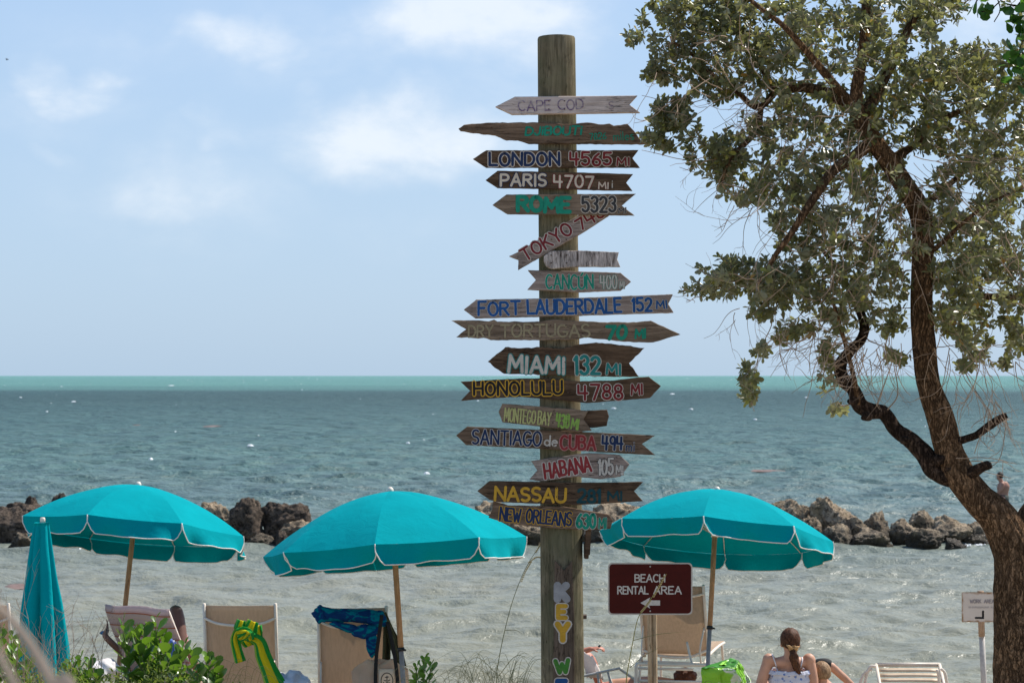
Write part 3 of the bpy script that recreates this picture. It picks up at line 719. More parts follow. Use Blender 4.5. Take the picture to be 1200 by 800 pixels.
S.append(dict(z=Z3, poly=[(600, 348), (660, 346), (730, 343), (738, 372), (728, 415), (680, 422), (630, 425), (600, 420)], wood='dark', lay=0, label='short dark end piece behind the yellow green lettered board', texts=[]))
S.append(dict(z=Z3, poly=[(245, 352), (262, 315), (560, 338), (645, 348), (625, 385), (662, 436), (600, 442), (520, 428), (262, 398)], wood='mid', lay=1, label='small board with cramped yellow green lettering',
  texts=[('MONTEGO', 268, 397, 408, 408, 64, olive, None, .085, 0, 0), ('BAY', 418, 409, 476, 414, 62, olive, None, .085, 0, 0), ('438', 498, 420, 558, 427, 64, lime, None, .12, 0, 0), ('MI', 566, 428, 600, 433, 50, lime, None, .12, 0, 0)]))
S.append(dict(z=Z3, poly=[(55, 457), (105, 417), (600, 440), (945, 457), (885, 495), (945, 545), (600, 525), (100, 500)], wood='brown', pitch=-0.05, lay=0, label='board with navy lettering, then pale red, each edged white',
  texts=[('SANTIAGO', 124, 496, 436, 508, 68, navy, palep, .11, .04, 0), ('de', 446, 504, 508, 508, 54, palep, None, .11, 0, 0), ('CUBA', 518, 520, 678, 526, 68, redp, pink, .12, .05, 0), ('494', 704, 522, 800, 527, 68, navy, palep, .13, .04, 0), ('mi', 812, 528, 852, 530, 46, navy, palep, .10, .03, 0)]))
S.append(dict(z=Z3, poly=[(390, 570), (460, 560), (600, 540), (650, 535), (785, 543), (830, 585), (790, 640), (700, 652), (600, 640), (440, 662), (382, 653), (418, 612)], wood='grey', lay=0, pitch=-0.1, label='right pointing board with red lettering and pale grey mileage',
  texts=[('HABANA', 452, 652, 662, 622, 74, redp, whitep, .13, .05, 0), ('105', 690, 635, 758, 635, 76, palep, dkgrey, .11, .03, 0), ('MI', 768, 634, 802, 634, 46, palep, dkgrey, .13, .03, 0)]))
S.append(dict(z=Z3, poly=[(150, 705), (205, 660), (600, 668), (890, 665), (850, 705), (890, 750), (600, 768), (250, 755), (205, 745)], wood='dark', lay=1, label='dark board with orange yellow lettering and dark teal mileage',
  texts=[('NASSAU', 224, 750, 548, 760, 68, yel, None, .15, 0, 0), ('281', 594, 760, 704, 760, 66, darkteal, None, .16, 0, 0), ('MI', 728, 752, 800, 750, 46, darkteal, None, .16, 0, 0)]))
S.append(dict(z=Z4, poly=[(168, 180), (182, 150), (186, 118), (240, 134), (450, 138), (600, 165), (618, 168), (635, 190), (625, 222), (500, 225), (350, 215), (230, 200)], wood='brown', lay=0, label='lowest cross board with purple, yellow edged lettering',
  texts=[('NEW ORLEANS', 208, 192, 478, 214, 54, navy, yel, .12, .05, 0), ('630', 496, 220, 570, 222, 58, green, palep, .15, .04, 0), ('MI', 580, 222, 610, 223, 42, green, palep, .12, .03, 0)]))
for k, s in enumerate(S):
    z = s['z']; poly = [z(*p) for p in s['poly']]
    cyp = sum(p[1] for p in poly)/len(poly); Yf = POLE_Y-(PR(cyp)/F*POLE_Y)-.028-.027*s['lay']
    mp = plank_map(PX(cyp), cyp, Yf, s.get('pitch', 0)+random.Random(k).uniform(-.02, .02))
    b = plank('direction_board', poly, mp, wood_v[s['wood']], post_t, .024, s.get('jit', .25), k)
    b['label'] = s['label']
    sc = 3.2 if z is Z4 else 3.81
    for q, (tx, x0, y0, x1, y1, h, fc, oc, wt, ow, sl) in enumerate(s['texts']):
        a, c = z(x0, y0), z(x1, y1)
        fl, ol = lettering(tx, a[0], a[1], c[0], c[1], h/sc, mp, wt, ow, .035, sl, k*5+q)
        if oc: ol.build('letter_outline', oc, b, smooth=False)
        fl.build('lettering', fc, b, smooth=False)
    for dx in (-8, 9):
        for dy in (-5, 5):
            nm = MB(); c = mp(PX(cyp)+dx+random.Random(k*4+dx).uniform(-3, 3), cyp+dy+random.Random(k*7+dy).uniform(-1, 1), .0015); nm.ell(c, (.005, .003, .005), a=8, b=5); nm.build('nail_head', nail_m, b)
# vertical board
mp = plank_map(661, 730, POLE_Y-PR(730)/F*POLE_Y-.02)
vb = plank('upright_board', [(650, 656), (661, 668), (670.5, 657), (673, 720), (673.5, 862), (661, 868), (648, 862), (649.5, 720)], mp, wood_v['post board'], post_t, .02, .2, 77)
vb['label'] = 'narrow upright board with letters one above another'
grey_l = m_paint('pale grey letter paint', (.36, .34, .33), .2)
for ch, x0, yb, x1, h, c, rot in [('K', 651, 704, 666.5, 21, grey_l, 0), ('E', 652, 725.5, 665, 18, yel, 0), ('Y', 651, 752, 668, 24, yel, 0), ('W', 650, 790, 669, 18, leafgreen, 0), ('E', 651, 815, 665, 20, bluep, 0), ('S', 652, 838, 665, 20, redp, 0), ('T', 651, 860, 666, 20, yel, 0)]:
    fl, ol = lettering(ch, x0, yb, x1, yb+(-1.5 if ch == 'W' else 0), h, mp, .24, .07, .0, 0, 1)
    ol.build('letter_outline', whitep if ch != 'K' else grey_l, vb, smooth=False); fl.build('lettering', c, vb, smooth=False)
# bracket block on the post's right side + bolt
bk = MB(); c0 = P(688.5, 634, POLE_Y-.05); bk.box(c0, (.036, .16, .17), Matrix.Rotation(.05, 3, 'Y'), .004); bk.box(P(687, 645, POLE_Y-.06), (.03, .09, .10), None, .004)
o = bk.build('side_block', wood_v['dark'], post_t, smooth=False); o['label'] = 'dark wood block fixed to the right side under the lowest cross board'
sb = MB(); sb.box(P(686.5, 620.5, POLE_Y-.09), (.022, .03, .06), None, .003); sb.ell(P(687.5, 613.5, POLE_Y-.1), .012)
sb.build('hinge', plain('dull steel', (.35, .35, .36), .4), post_t)
bb = MB(); bb.tube([P(683, 722, POLE_Y), P(687.5, 722, POLE_Y)], .016, 6); bb.build('bolt', nail_m, post_t, smooth=False)

# ------------------------------------------------------------------ umbrellas
def basis(ax):
    ax = ax.normalized(); u = Vector((0, 1, 0)).cross(ax).normalized(); return ax, u, ax.cross(u)
def umbrella(q, label, wind, seed):
    X, Y, Z, tx, ty, ph, hh = q; R = 1.1
    ax, u, v = basis(Vector((tx, ty, 1))); apex = Vector((X, Y, Z))
    L = (Z-gz(Y-.4))/ax.z+.25; foot = apex-ax*L
    t = thing('beach_umbrella', (foot.x, foot.y, foot.z), label, 'umbrella', 'open teal beach umbrellas')
    def rp(a, r, d): return apex-ax*d+(u*math.cos(a)+v*math.sin(a))*r
    prof = lambda s: hh*(.30*s+.70*s**2.1)
    wv = Vector(wind)
    for k in range(8):
        a0 = ph+k*math.pi/4; a1 = a0+math.pi/4; rs = random.Random(seed*10+k)
        e0, e1 = (rp(a0, R, prof(1)), rp(a1, R, prof(1)))
        def pan(i, j):
            s = .012+i*.988; p = rp(a0, R*s, prof(s)).lerp(rp(a1, R*s, prof(s)), j)
            w = 4*j*(1-j)
            return p+ax*(.022*w*math.sin(math.pi*s))-ax*(.012*w*s)+ax*.004*noise.noise(p*3.5)*w
        mp_ = MB(); mp_.grid(pan, 16, 8); pn = mp_.build('canopy_panel', teal, t)
        mid = (e0+e1)/2; outw = (mid-(apex-ax*prof(1))).normalized()
        flare = -.20+.12*rs.random()+max(0, outw.dot(wv))*.8-max(0, -outw.dot(wv))*.9
        phs = rs.uniform(0, 6)
        def vlen(j):
            e = min(j, 1-j)
            return .062+.098*min(1, (e/.08))**.6
        def val(i, j):
            p = e0.lerp(e1, j)-ax*(.012*4*j*(1-j)); L_ = vlen(j)*i
            fl = flare+.22*math.sin(j*6.3+phs)*i+.10*math.sin(j*17+phs*2)*i
            d = (-ax*.12+Vector((0, 0, -1))*.88+outw*fl).normalized()
            return p+d*L_+outw*.002
        mv = MB(); mv.grid(lambda i, j: val(i, j), 5, 24); mv.build('valance', teal, t)
        edge = [val(i/5, 0) for i in range(0, 6)]+[val(1, j/24) for j in range(1, 24)]+[val(1-i/5, 1) for i in range(0, 6)]
        tm = MB(); tm.tube(edge, .0050, 5); tm.build('white_piping', trim_white, t)
        rb = MB(); rb.tube([rp(a0, R*s, prof(s)+.016) for s in np.linspace(.03, .985, 14)], .005, 5)
        rib = rb.build('rib', white_plastic, t)
        st = MB(); st.tube([rp(a0, .025, .42), rp(a0, R*.50, prof(.50)+.022)], .0045, 5); st.build('stretcher', white_plastic, t)
    fm = MB(); fm.tube([apex-ax*.02, apex+ax*.012, apex+ax*.03, apex+ax*.034], [.03, .028, .016, .004], 12); fm.build('finial', white_plastic, t)
    cl = MB(); cl.tube([apex-ax*.45, apex-ax*.38], .034, 12); cl.build('collar', white_plastic, t)
    pm = MB(); sp_ = L-1.05 if label.startswith('right') else L
    pm.tube([apex-ax*.03, apex-ax*1.30], .0235, 14); pm.build('upper_pole', pole_tan, t)
    lm = MB(); lm.tube([apex-ax*1.26, foot], .020 if seed != 1 else .021, 14)
    lm.build('lower_pole', pole_tan if seed == 1 else plain('grey metal pole', (.30, .28, .27), .45), t)
    kn = MB(); kn.tube([apex-ax*1.32, apex-ax*1.29], .03, 10); kn.tube([apex-ax*1.305+Vector((.02, -.03, 0)), apex-ax*1.305+Vector((.04, -.05, 0))], .009, 6); kn.build('knob', plain('black plastic', (.02, .02, .02), .4), t)
    return t
umbrella([-3.5744, 19.0453, 2.6545, 0.0719, 0.2035, 3.7173, 0.4419], 'leftmost open teal umbrella, behind the folded one', (.5, -.3, 0), 1)
umbrella([-1.0108, 16.5281, 2.7442, -0.0754, 0.1095, 3.0737, 0.463], 'middle teal umbrella left of the signpost, over the chair with the blue towel', (.3, .1, 0), 2)
umbrella([1.9456, 18.881, 2.6162, 0.0787, 0.2355, 2.9339, 0.4416], 'right teal umbrella between the signpost and the tree, behind the brown sign', (.5, -.3, 0), 3)

# folded umbrella
Yc = 16.4; top = P(50, 612, Yc)
t = thing('folded_umbrella', (P(52, 0, Yc).x, Yc, gz(Yc)), 'closed teal umbrella standing at the far left edge of the picture', 'umbrella')
fb = MB(); K = 96; M_ = 40
prof_px = [(612, 48.5, 9), (640, 48, 13.5), (680, 49, 20), (720, 50, 26.5), (760, 52, 30.5), (785, 54, 31), (802, 55, 27)]
vs = []
for i in range(M_+1):
    y = 612+(804-612)*i/M_
    cx = float(np.interp(y, [p[0] for p in prof_px], [p[1] for p in prof_px])); r = float(np.interp(y, [p[0] for p in prof_px], [p[2] for p in prof_px]))/F*Yc
    cc = P(cx, y, Yc); tt = i/M_
    for j in range(K):
        a = 2*math.pi*j/K; ph = 7*(a+.35*tt)+1.0*math.sin(3*a+1.5*tt)
        fold = abs(math.cos(ph/2))**.8; amp = .18+.56*min(1, tt*1.6)
        rr_ = r*(1-amp*(1-fold)**1.0)*(1+.05*noise.noise(Vector((math.cos(a)*2, math.sin(a)*2, tt*5))))
        vs.append(cc+Vector((rr_*math.cos(a), rr_*math.sin(a)*.95, .02*math.cos(ph*1) if i == M_ else 0)))
fb.add(vs, [(i*K+j, i*K+(j+1) % K, (i+1)*K+(j+1) % K, (i+1)*K+j) for i in range(M_) for j in range(K)]+[tuple(range(K))])
fb.build('folded_canopy', teal, t)
pb = MB(); pb.tube([top+Vector((0, 0, -.02)), Vector((P(56, 0, Yc).x, Yc, gz(Yc)-.2))], .018, 10); pb.build('pole', pole_tan, t)
fb = MB(); fb.tube([P(50, 613, Yc), P(50, 607, Yc), P(50, 606, Yc)], [.022, .021, .016], 12); fb.build('finial', white_plastic, t)
tp = MB(); tp.tube([vs[M_*K+j]+Vector((0, 0, -.004)) for j in list(range(K))+[0]], .006, 5, cap=False); tp.build('white_piping', trim_white, t)

# ------------------------------------------------------------------ loungers
class XF:
    """local frame: origin on the ground, yaw about z"""
    def __init__(s, o, yaw=0): s.o = Vector(o); s.R = Matrix.Rotation(yaw, 3, 'Z')
    def __call__(s, x, y, z): return s.o+s.R@Vector((x, y, z))
def lounger(px, ytop, Y, label, yaw=0, width=.66, ang=68, back=.78, bar=True, straps=False, seat_h=.40, seat_l=1.15, mat_sling=None, group='white framed beach loungers', low_arm=True):
    """back panel towards the camera, sitter looks out to sea (+y); top rail at pixel (px, ytop)"""
    top = P(px, ytop, Y); a = math.radians(ang); ca, sa = math.cos(a), math.sin(a)
    g = top.z-(seat_h+back*sa)
    x = XF((0, 0, 0), yaw); off = x(0, -back*ca, 0); o = Vector((top.x-off.x, top.y-off.y, g)); x = XF(o, yaw)
    t = thing('beach_lounger', (o.x, o.y, g), label, 'lounger', group); hw = width/2
    bp = lambda s, d, e=0: x(s, -back*e*ca+0-d*sa*-1*-1, seat_h+back*e*sa-d*ca*-1*-1) # e along the back, d out of its rear side
    def bp(s, e, d=0): return x(s, -back*e*ca-d*sa, seat_h+back*e*sa-d*ca)
    for sd in (-1, 1):
        r = MB(); r.tube([bp(sd*hw, -.04), bp(sd*hw, .5), bp(sd*hw, 1.02)], .0145, 10); r.build('back_rail', white_plastic, t)
        r = MB(); r.tube(smooth_path([x(sd*hw, -.28, seat_h-.04), x(sd*hw, 0, seat_h), x(sd*hw, seat_l*.6, seat_h), x(sd*hw, seat_l, seat_h-.02)]), .014, 8); r.build('seat_rail', white_plastic, t)
        for yy in (-.20, seat_l*.85):
            l = MB(); l.tube(smooth_path([x(sd*hw, yy, seat_h-.02), x(sd*hw*1.02, yy-.05*(1 if yy < 0 else -1), seat_h*.5), x(sd*hw*1.03, yy-.07*(1 if yy < 0 else -1), -.03)]), .013, 8); l.build('leg', white_plastic, t)
        if low_arm:
            p = MB(); p.tube(smooth_path([bp(sd*hw*.94, .42, .012), x(sd*hw*.9, -.34, seat_h+.12), x(sd*hw*.9, -.30, seat_h-.03)]), .009, 6); p.build('recline_arm', white_plastic, t)
    for y_, z_ in ((-.27, .04), (-.26, seat_h-.04), (seat_l, seat_h-.02)):
        c = MB(); c.tube([x(-hw*1.02, y_, z_), x(hw*1.02, y_, z_)], .012, 6); c.build('cross_bar', white_plastic, t)
    if bar:
        b = MB(); b.tube(smooth_path([bp(-hw, .865, .01), bp(-hw*.6, .815, .035), bp(0, .80, .05), bp(hw*.6, .815, .035), bp(hw, .865, .01)]), .0125, 8); b.build('curved_bar', white_plastic, t)
    if not straps:
        s_ = MB()
        s_.grid(lambda i, j: bp(-hw+2*hw*j, i, -.012*math.sin(math.pi*j)*(1)-.004) if i < .98 else bp(-hw+2*hw*j, i-.006*math.sin(math.pi*j), -.004), 14, 8)
        s_.build('back_sling', mat_sling or sling, t, solid=.004)
        s_ = MB(); s_.grid(lambda i, j: x(-hw+2*hw*j, .02+seat_l*.97*i, seat_h-.015*math.sin(math.pi*j)), 6, 6); s_.build('seat_sling', mat_sling or sling, t, solid=.004)
    else:
        for q in range(11):
            e = .03+q*.094; s_ = MB(); s_.grid(lambda i, j: bp(-hw+2*hw*j, e+.06*i, -.006*math.sin(math.pi*j)), 1, 6); s_.build('strap', cream_strap, t, solid=.004)
        for q in range(12):
            e = .05+q*.09; s_ = MB(); s_.grid(lambda i, j: x(-hw+2*hw*j, e+.055*i, seat_h-.008*math.sin(math.pi*j)), 1, 6); s_.build('strap', cream_strap, t, solid=.004)
        tr = MB(); tr.tube([bp(-hw, 1.02), bp(hw, 1.02)], .014, 8); tr.build('top_rail', white_plastic, t)
    return t, bp, x, hw
L2, bp2, x2, hw2 = lounger(281, 709, 17.3, 'tan lounger with a green and yellow towel knotted on its curved bar', 0, .62, 78, .84)
L3, bp3, x3, hw3 = lounger(413, 712, 17.2, 'tan lounger under the blue towel, carrying the canvas bag', .03, .585, 78, .84)
L7, bp7, x7, hw7 = lounger(-32, 709, 17.3, 'lounger mostly cut off by the left edge of the photo', 0, .62, 76, .84)
L1, bp1, x1_, hw1 = lounger(163, 715, 17.6, 'lounger covered by a striped towel, behind the leafy sprigs', -.50, .66, 60, .92, bar=False)
L4, bp4, x4, hw4 = lounger(786, 686, 19.4, 'upright lounger standing behind the brown sign', -.24, .64, 64, .80, bar=False, seat_h=.42)
cb = MB(); cb.tube(smooth_path([bp4(-hw4*.2, .9, .02), bp4(hw4*.5, .87, .03), bp4(hw4, .90, .01)]), .012, 8); cb.build('curved_bar', white_plastic, L4); cb = MB(); cb.tube(smooth_path([bp4(-hw4, .06, .02), bp4(-hw4*.4, .02, .06), bp4(hw4*.4, .02, .06), bp4(hw4, .1, .02)]), .014, 8); cb.build('curved_bar', white_plastic, L4)
fr = MB()
fr.tube(smooth_path([P(744, 812, 18.7), P(745.5, 790, 18.7), P(746, 779, 18.7), P(752, 777.5, 18.75), P(790, 778.5, 18.9), P(825, 779, 19.0), P(831, 783, 19.0), P(832, 796, 19.0), P(833, 815, 19.0)]), .016, 8)
fr.build('base_frame', white_plastic, L4)
for a_, b_ in ((P(748, 782.5, 18.8), P(812, 784, 19.0)), (P(749, 797, 18.7), P(829, 799, 19))):
    fr = MB(); fr.tube([a_, b_], .0125, 8); fr.build('cross_bar', white_plastic, L4)
fr = MB(); fr.tube(smooth_path([P(812, 780, 19.05), P(809, 770, 19.1), P(805, 752, 19.2)]), .011, 8)
fr.build('brace', white_plastic, L4)
for sx_ in (745, 832):
    lg = MB(); lg.tube([P(sx_, 812, 18.8), P(sx_+(2 if sx_ < 800 else 1), 0, 18.8).xy.to_3d()+Vector((0, 0, gz(18.8)-.03))], .015, 8); lg.build('leg', white_plastic, L4)
L6, bp6, x6, hw6 = lounger(1064, 779, 17.6, 'cream strapped lounger laid back low, right of the child', math.pi, .56, 40, .62, bar=False, straps=True, seat_h=.36, low_arm=False)
for q_, (a, b, c) in enumerate([((1103, 783), (1108, 790), (1111, 812)), ((1098, 784), (1100, 792), (1101, 812)), ((1022, 783), (1012, 790), (1004, 812)), ((1026, 780), (1018, 783), (1011, 812))]):
    w_ = MB(); w_.tube(smooth_path([P(*a, 17.35), P(*b, 17.35), P(*c, 17.35)]), .013, 8); w_.build('side_frame', white_plastic, L6)
# low lounger at the signpost, seen from its side
t5 = thing('beach_lounger', (P(715, 0, 19.6).x, 19.6, gz(19.6)), 'low flat lounger right of the signpost foot, with a reader lying on it', 'lounger', 'white framed beach loungers')
for dy in (0, .6):
    r = MB(); r.tube(smooth_path([P(640, 800, 19.3+dy), P(684, 791.5, 19.3+dy), P(724, 783, 19.3+dy), P(727, 784, 19.3+dy), P(745, 797, 19.3+dy), P(752, 806, 19.3+dy)], 4), .012, 8); r.build('side_rail', plain('grey white frame', (.5, .47, .43), .5), t5)
    for xa, ya, xb in ((700, 788, 708), (712, 786, 728), (660, 796, 655), (744, 797, 746)):
        l = MB(); bt = P(xb, 0, 19.3+dy); l.tube([P(xa, ya, 19.3+dy), Vector((bt.x, 19.3+dy, gz(19.5)-.02))], .011, 6); l.build('leg', plain('grey white frame', (.5, .47, .43), .5), t5)
s_ = MB(); s_.grid(lambda i, j: P(645+80*i, 799-15.5*i, 19.32+.56*j), 8, 3); s_.build('sling', sling, t5, solid=.004)

# ------------------------------------------------------------------ towels and bags
def stripes(name, cols, axis, scale, warp=.0):
    def fn(n):
        at = n('ShaderNodeAttribute', attribute_name='uvc').outputs['Color']; sp = n('ShaderNodeSeparateColor', {0: at})
        z = n.math('FRACT', n.math('MULTIPLY', sp.outputs[axis], scale))
        c = n.ramp(z, cols, 'CONSTANT'); co = obj_co(n)
        nr = bump(n, n.noise(co, 14, 5, .6, .8), .5, .02); nr = n('ShaderNodeBump', {'Height': n.noise(co, 260, 2), 'Strength': .4, 'Distance': .003, 'Normal': nr}).outputs[0]
        return n('ShaderNodeMixShader', {0: .35, 1: pbsdf(n, c, .95, nr, .05), 2: n('ShaderNodeBsdfTranslucent', {'Color': c})})
    return mat(name, fn)
def cloth(fn, nu, nv, name, m, parent=None, solid=.006, sub=0):
    g = MB(); g.grid(fn, nu, nv); o = g.build(name, m, parent, solid=solid, sub=sub)
    ca = o.data.color_attributes.new('uvc', 'FLOAT_COLOR', 'POINT'); arr = np.zeros((len(o.data.vertices), 4), np.float32)
    k = 0
    for i in range(nu+1):
        for j in range(nv+1): arr[k] = (i/nu, j/nv, 0, 1); k += 1
    ca.data.foreach_set('color', arr.ravel()); return o
# striped towel on lounger 1
tw = stripes('pale striped towel', [(0, (.58, .47, .46)), (.30, (.52, .40, .40)), (.44, (.40, .16, .09)), (.54, (.60, .50, .48)), (.80, (.62, .50, .45))], 0, 8)
def f(i, j):
    s = (-1+2*j)*(hw1+.03); e = 1.05-i*1.12
    w = .014*math.sin(j*9+i*4)+.012*noise.noise(Vector((i*4, j*5, 1)))
    return bp1(s, max(e, -.05), .03+w+(.0 if i > .03 else -.03))
o = cloth(f, 26, 20, 'striped_towel', tw); tag(o, 'pale towel with thin rust stripes spread over a lounger back', 'towel')
def f(i, j):
    a = P(199+i*4+6*j, 748+46*i+3*j, 17.0); return a+Vector((.012*math.sin(j*14+i*5), .03*math.sin(j*11+i*3), .01*noise.noise(Vector((i*3, j*5, 0)))))
o = cloth(f, 14, 12, 'blue_towel', stripes('blue white towel', [(0, (.16, .27, .62)), (.45, (.58, .62, .80)), (.75, (.12, .20, .55))], 1, 3)); tag(o, 'small blue and white cloth hanging beside the striped towel', 'towel')
# knotted green/yellow towel
gy = stripes('green and yellow towel', [(0, (.04, .42, .07)), (.28, (.88, .74, .03)), (.70, (.05, .44, .08)), (.88, (.42, .66, .10))], 1, 1.0)
gy2 = stripes('green and yellow towel fine', [(0, (.05, .42, .08)), (.25, (.88, .74, .03)), (.62, (.04, .38, .08)), (.8, (.15, .52, .12))], 1, 1)
kt = thing('knotted_towel', tuple(bp2(.0, .8, .06)), 'bright green and yellow towel tied in a knot on a lounger bar', 'towel')
def strip(path, widths, m, name='towel_fold', Y=16.95, tw_=.0, ruf=.012, seed=0):
    pp = smooth_path([P(a, b, Y-(c if len(r_) > 2 else 0)) for r_ in path for (a, b, c) in [(r_[0], r_[1], r_[2] if len(r_) > 2 else 0)]], 8); ww = lerp_list(widths, len(pp))
    def f(i, j):
        k = min(len(pp)-1, int(round(i*(len(pp)-1)))); d = (pp[min(k+1, len(pp)-1)]-pp[max(k-1, 0)]).normalized()
        side = d.cross(Vector((0, -1, 0))).normalized(); w = ww[k]/F*Y
        return pp[k]+side*w*(j-.5)+Vector((0, -1, 0))*(.35*w*math.cos((j-.5)*2.6)+ruf*math.sin(j*15+i*6+seed))
    return cloth(f, len(pp)-1, 14, name, m, kt if name == 'towel_fold' else None)
strip([(297, 727), (293, 738), (290, 748), (293, 756)], [13, 18, 17, 12], gy, seed=1)
strip([(283, 726), (281, 735), (284, 744)], [10, 13, 8], gy2, Y=16.93, seed=2)
strip([(288, 742), (280, 739), (276, 748), (278, 760), (282, 775)], [8, 9, 11, 12, 13], gy, Y=16.9, seed=3)
strip([(294, 746), (304, 752), (309, 768), (316, 785), (325, 806)], [10, 14, 18, 20, 26], gy, Y=16.9, seed=4)
strip([(303, 732), (303, 744), (301, 756)], [7, 10, 9], gy2, Y=17.0, seed=5)
strip([(278, 741), (285, 740), (291, 743), (294, 750)], [9, 13, 13, 8], gy2, Y=16.86, seed=6); strip([(281, 749), (287, 745), (292, 741)], [7, 9, 7], gy, Y=16.84, seed=8)
# blue towel bunched on lounger 3
def blue_fn(n):
    co = obj_co(n); z = n.noise(n.vmath('MULTIPLY', co, (1, 1, 2.2)), 6, 4, .5, 2.2)
    c = n.ramp(z, [(0, (.005, .03, .12)), (.50, (.008, .05, .17)), (.55, (.0, .17, .25)), (.66, (.0, .22, .28)), (.70, (.01, .06, .20))])
    return pbsdf(n, c, .95, bump(n, n.noise(co, 30, 5, .6, .6), .6, .012), .05)
bm_ = mat('blue patterned towel', blue_fn)
kt3 = thing('bunched_towel', tuple(bp3(0, 1, .02)), 'dark blue and turquoise towel bunched over a lounger top', 'towel')
def lump(c, r, rot, name='towel_fold', seed=0, k=.18, pleat=7):
    g = MB(); g.ell(c, r, rot, 44, 28); out = []
    for v in g.v:
        p = Vector(v); d = p-c
        q = rot.inverted()@d; s = math.sin(q.z/r[2]*3+q.x/r[0]*pleat+seed)*.5+noise.fractal(p*9+Vector((seed, 0, 0)), 1, 2, 3)
        out.append(p+d*k*s)
    g.v = [tuple(v) for v in out]; return g.build(name, bm_, kt3)
RY = lambda a: Matrix.Rotation(a, 3, 'Y')
lump(P(388, 720, 16.88), (.16, .06, .062), RY(.10), seed=1, pleat=5); lump(P(418, 721, 16.88), (.20, .065, .062), RY(.06), seed=2, pleat=5); lump(P(441, 725, 16.86), (.09, .06, .075), RY(.2), seed=3)
lump(P(376, 720, 16.86), (.06, .05, .075), RY(0), seed=6)
lump(P(408, 735, 16.82), (.16, .05, .035), RY(.25), seed=4); lump(P(428, 739, 16.80), (.115, .05, .055), RY(-.1), seed=5); lump(P(436, 754, 16.8), (.05, .03, .12), RY(-.12), seed=7)
# olive garment + canvas bag
og = thing('olive_garment', tuple(P(460, 760, 16.9)), 'olive green garment hanging from a lounger corner above the canvas bag', 'garment')
olive_m = plain('olive cloth', (.075, .075, .035), .95, .3, 30, .4)
kt = og
def ostrip(path, widths, Y, seed):
    pp = smooth_path([P(a, b, Y) for a, b in path], 8); ww = lerp_list(widths, len(pp))
    def f(i, j):
        k = min(len(pp)-1, int(round(i*(len(pp)-1)))); w = ww[k]/F*Y
        return pp[k]+Vector((w*(j-.5), -.02*math.cos((j-.5)*9+seed)-.012*math.sin(i*7+j*8), 0))
    g = MB(); g.grid(f, len(pp)-1, 12); g.build('cloth_fold', olive_m, og, solid=.006)
ostrip([(450, 717), (456, 735), (463, 755), (470, 780)], [5, 8, 14, 12], 16.86, 0); ostrip([(452, 722), (453, 745), (453, 775)], [4, 8, 10], 16.9, 2); ostrip([(455, 730), (463, 752), (469, 774)], [3, 4, 4], 16.80, 1)
bt = thing('canvas_bag', tuple(P(444, 800, 16.75)), 'natural canvas tote with black straps and round emblem, hung on a lounger', 'bag')
canvas = m_cloth('natural canvas', (.86, .67, .50), .45, .9, 300, .4)
def bagf(front):
    def f(i, j):
        yb = 773-(1-i)*0+i*75; L_ = 412+(j)*66
        topy = np.interp(j, [0, .06, .30, .5, .72, 1], [787, 781, 771, 778, 770, 786]) if front else np.interp(j, [0, .3, .5, .72, 1], [786, 773, 772, 774, 783])
        y = topy+(865-topy)*i; bulge = .09*math.sin(math.pi*min(1, max(0, j)))*(.3+.7*min(1, i*3))
        p = P(L_+(1.5*math.sin(i*5)), y, 16.78)
        return p+Vector((0, (-bulge if front else bulge*.8)+.012*noise.noise(Vector((i*5, j*6, 4 if front else 0)))*2, 0))
    return f
g = MB(); g.grid(bagf(True), 22, 26); fb_ = g.build('bag_front', canvas, bt, solid=.005); g = MB(); g.grid(bagf(False), 12, 26); g.build('bag_back', canvas, bt, solid=.005)
fm_ = lambda x, y, d=0: P(x, y, 16.68-d)
blk = plain('black webbing', (.012, .012, .013), .8, .2, 60)
for pth in ([(447.5, 720), (444, 745), (441, 770), (440, 800), (440, 860)], [(454, 728), (459, 750), (463, 772), (466, 800), (468, 860)]):
    g = MB(); pp = smooth_path([fm_(a, b, .012) for a, b in pth], 6); g.grid(lambda i, j: pp[min(len(pp)-1, int(round(i*(len(pp)-1))))]+Vector(((j-.5)*.031, 0, 0)), len(pp)-1, 2); g.build('strap', blk, bt, solid=.004)
g = MB(); g.grid(lambda i, j: fm_(443.5+19.5*j, 783.5+50*i, .006+.001*math.sin(j*3)), 6, 6); g.build('pocket', plain('canvas pocket', (.78, .60, .44), .9, .1, 9, .3), bt, solid=.003)
em = MB(); ct = (453.5, 797)
ribbon(em, [(ct[0]+7.0*math.cos(a), ct[1]+9*math.sin(a)) for a in np.linspace(0, 2*math.pi, 25)], .45, 0, lambda x, y, d: fm_(x, y, .011))
for pth in ([(453.5, 791.5), (453.5, 796)], [(451.5, 793), (455.5, 792.6)], [(450, 796.5), (452, 797.2), (455, 797.2), (457, 796)], [(449.5, 799), (449.5, 803.5), (451.5, 803.5)], [(453, 803.5), (453, 799), (455, 799)], [(456.5, 799), (457.5, 803.5)]):
    ribbon(em, pth, .42, 0, lambda x, y, d: fm_(x, y, .0114))
em.build('emblem', blk, bt, smooth=False)
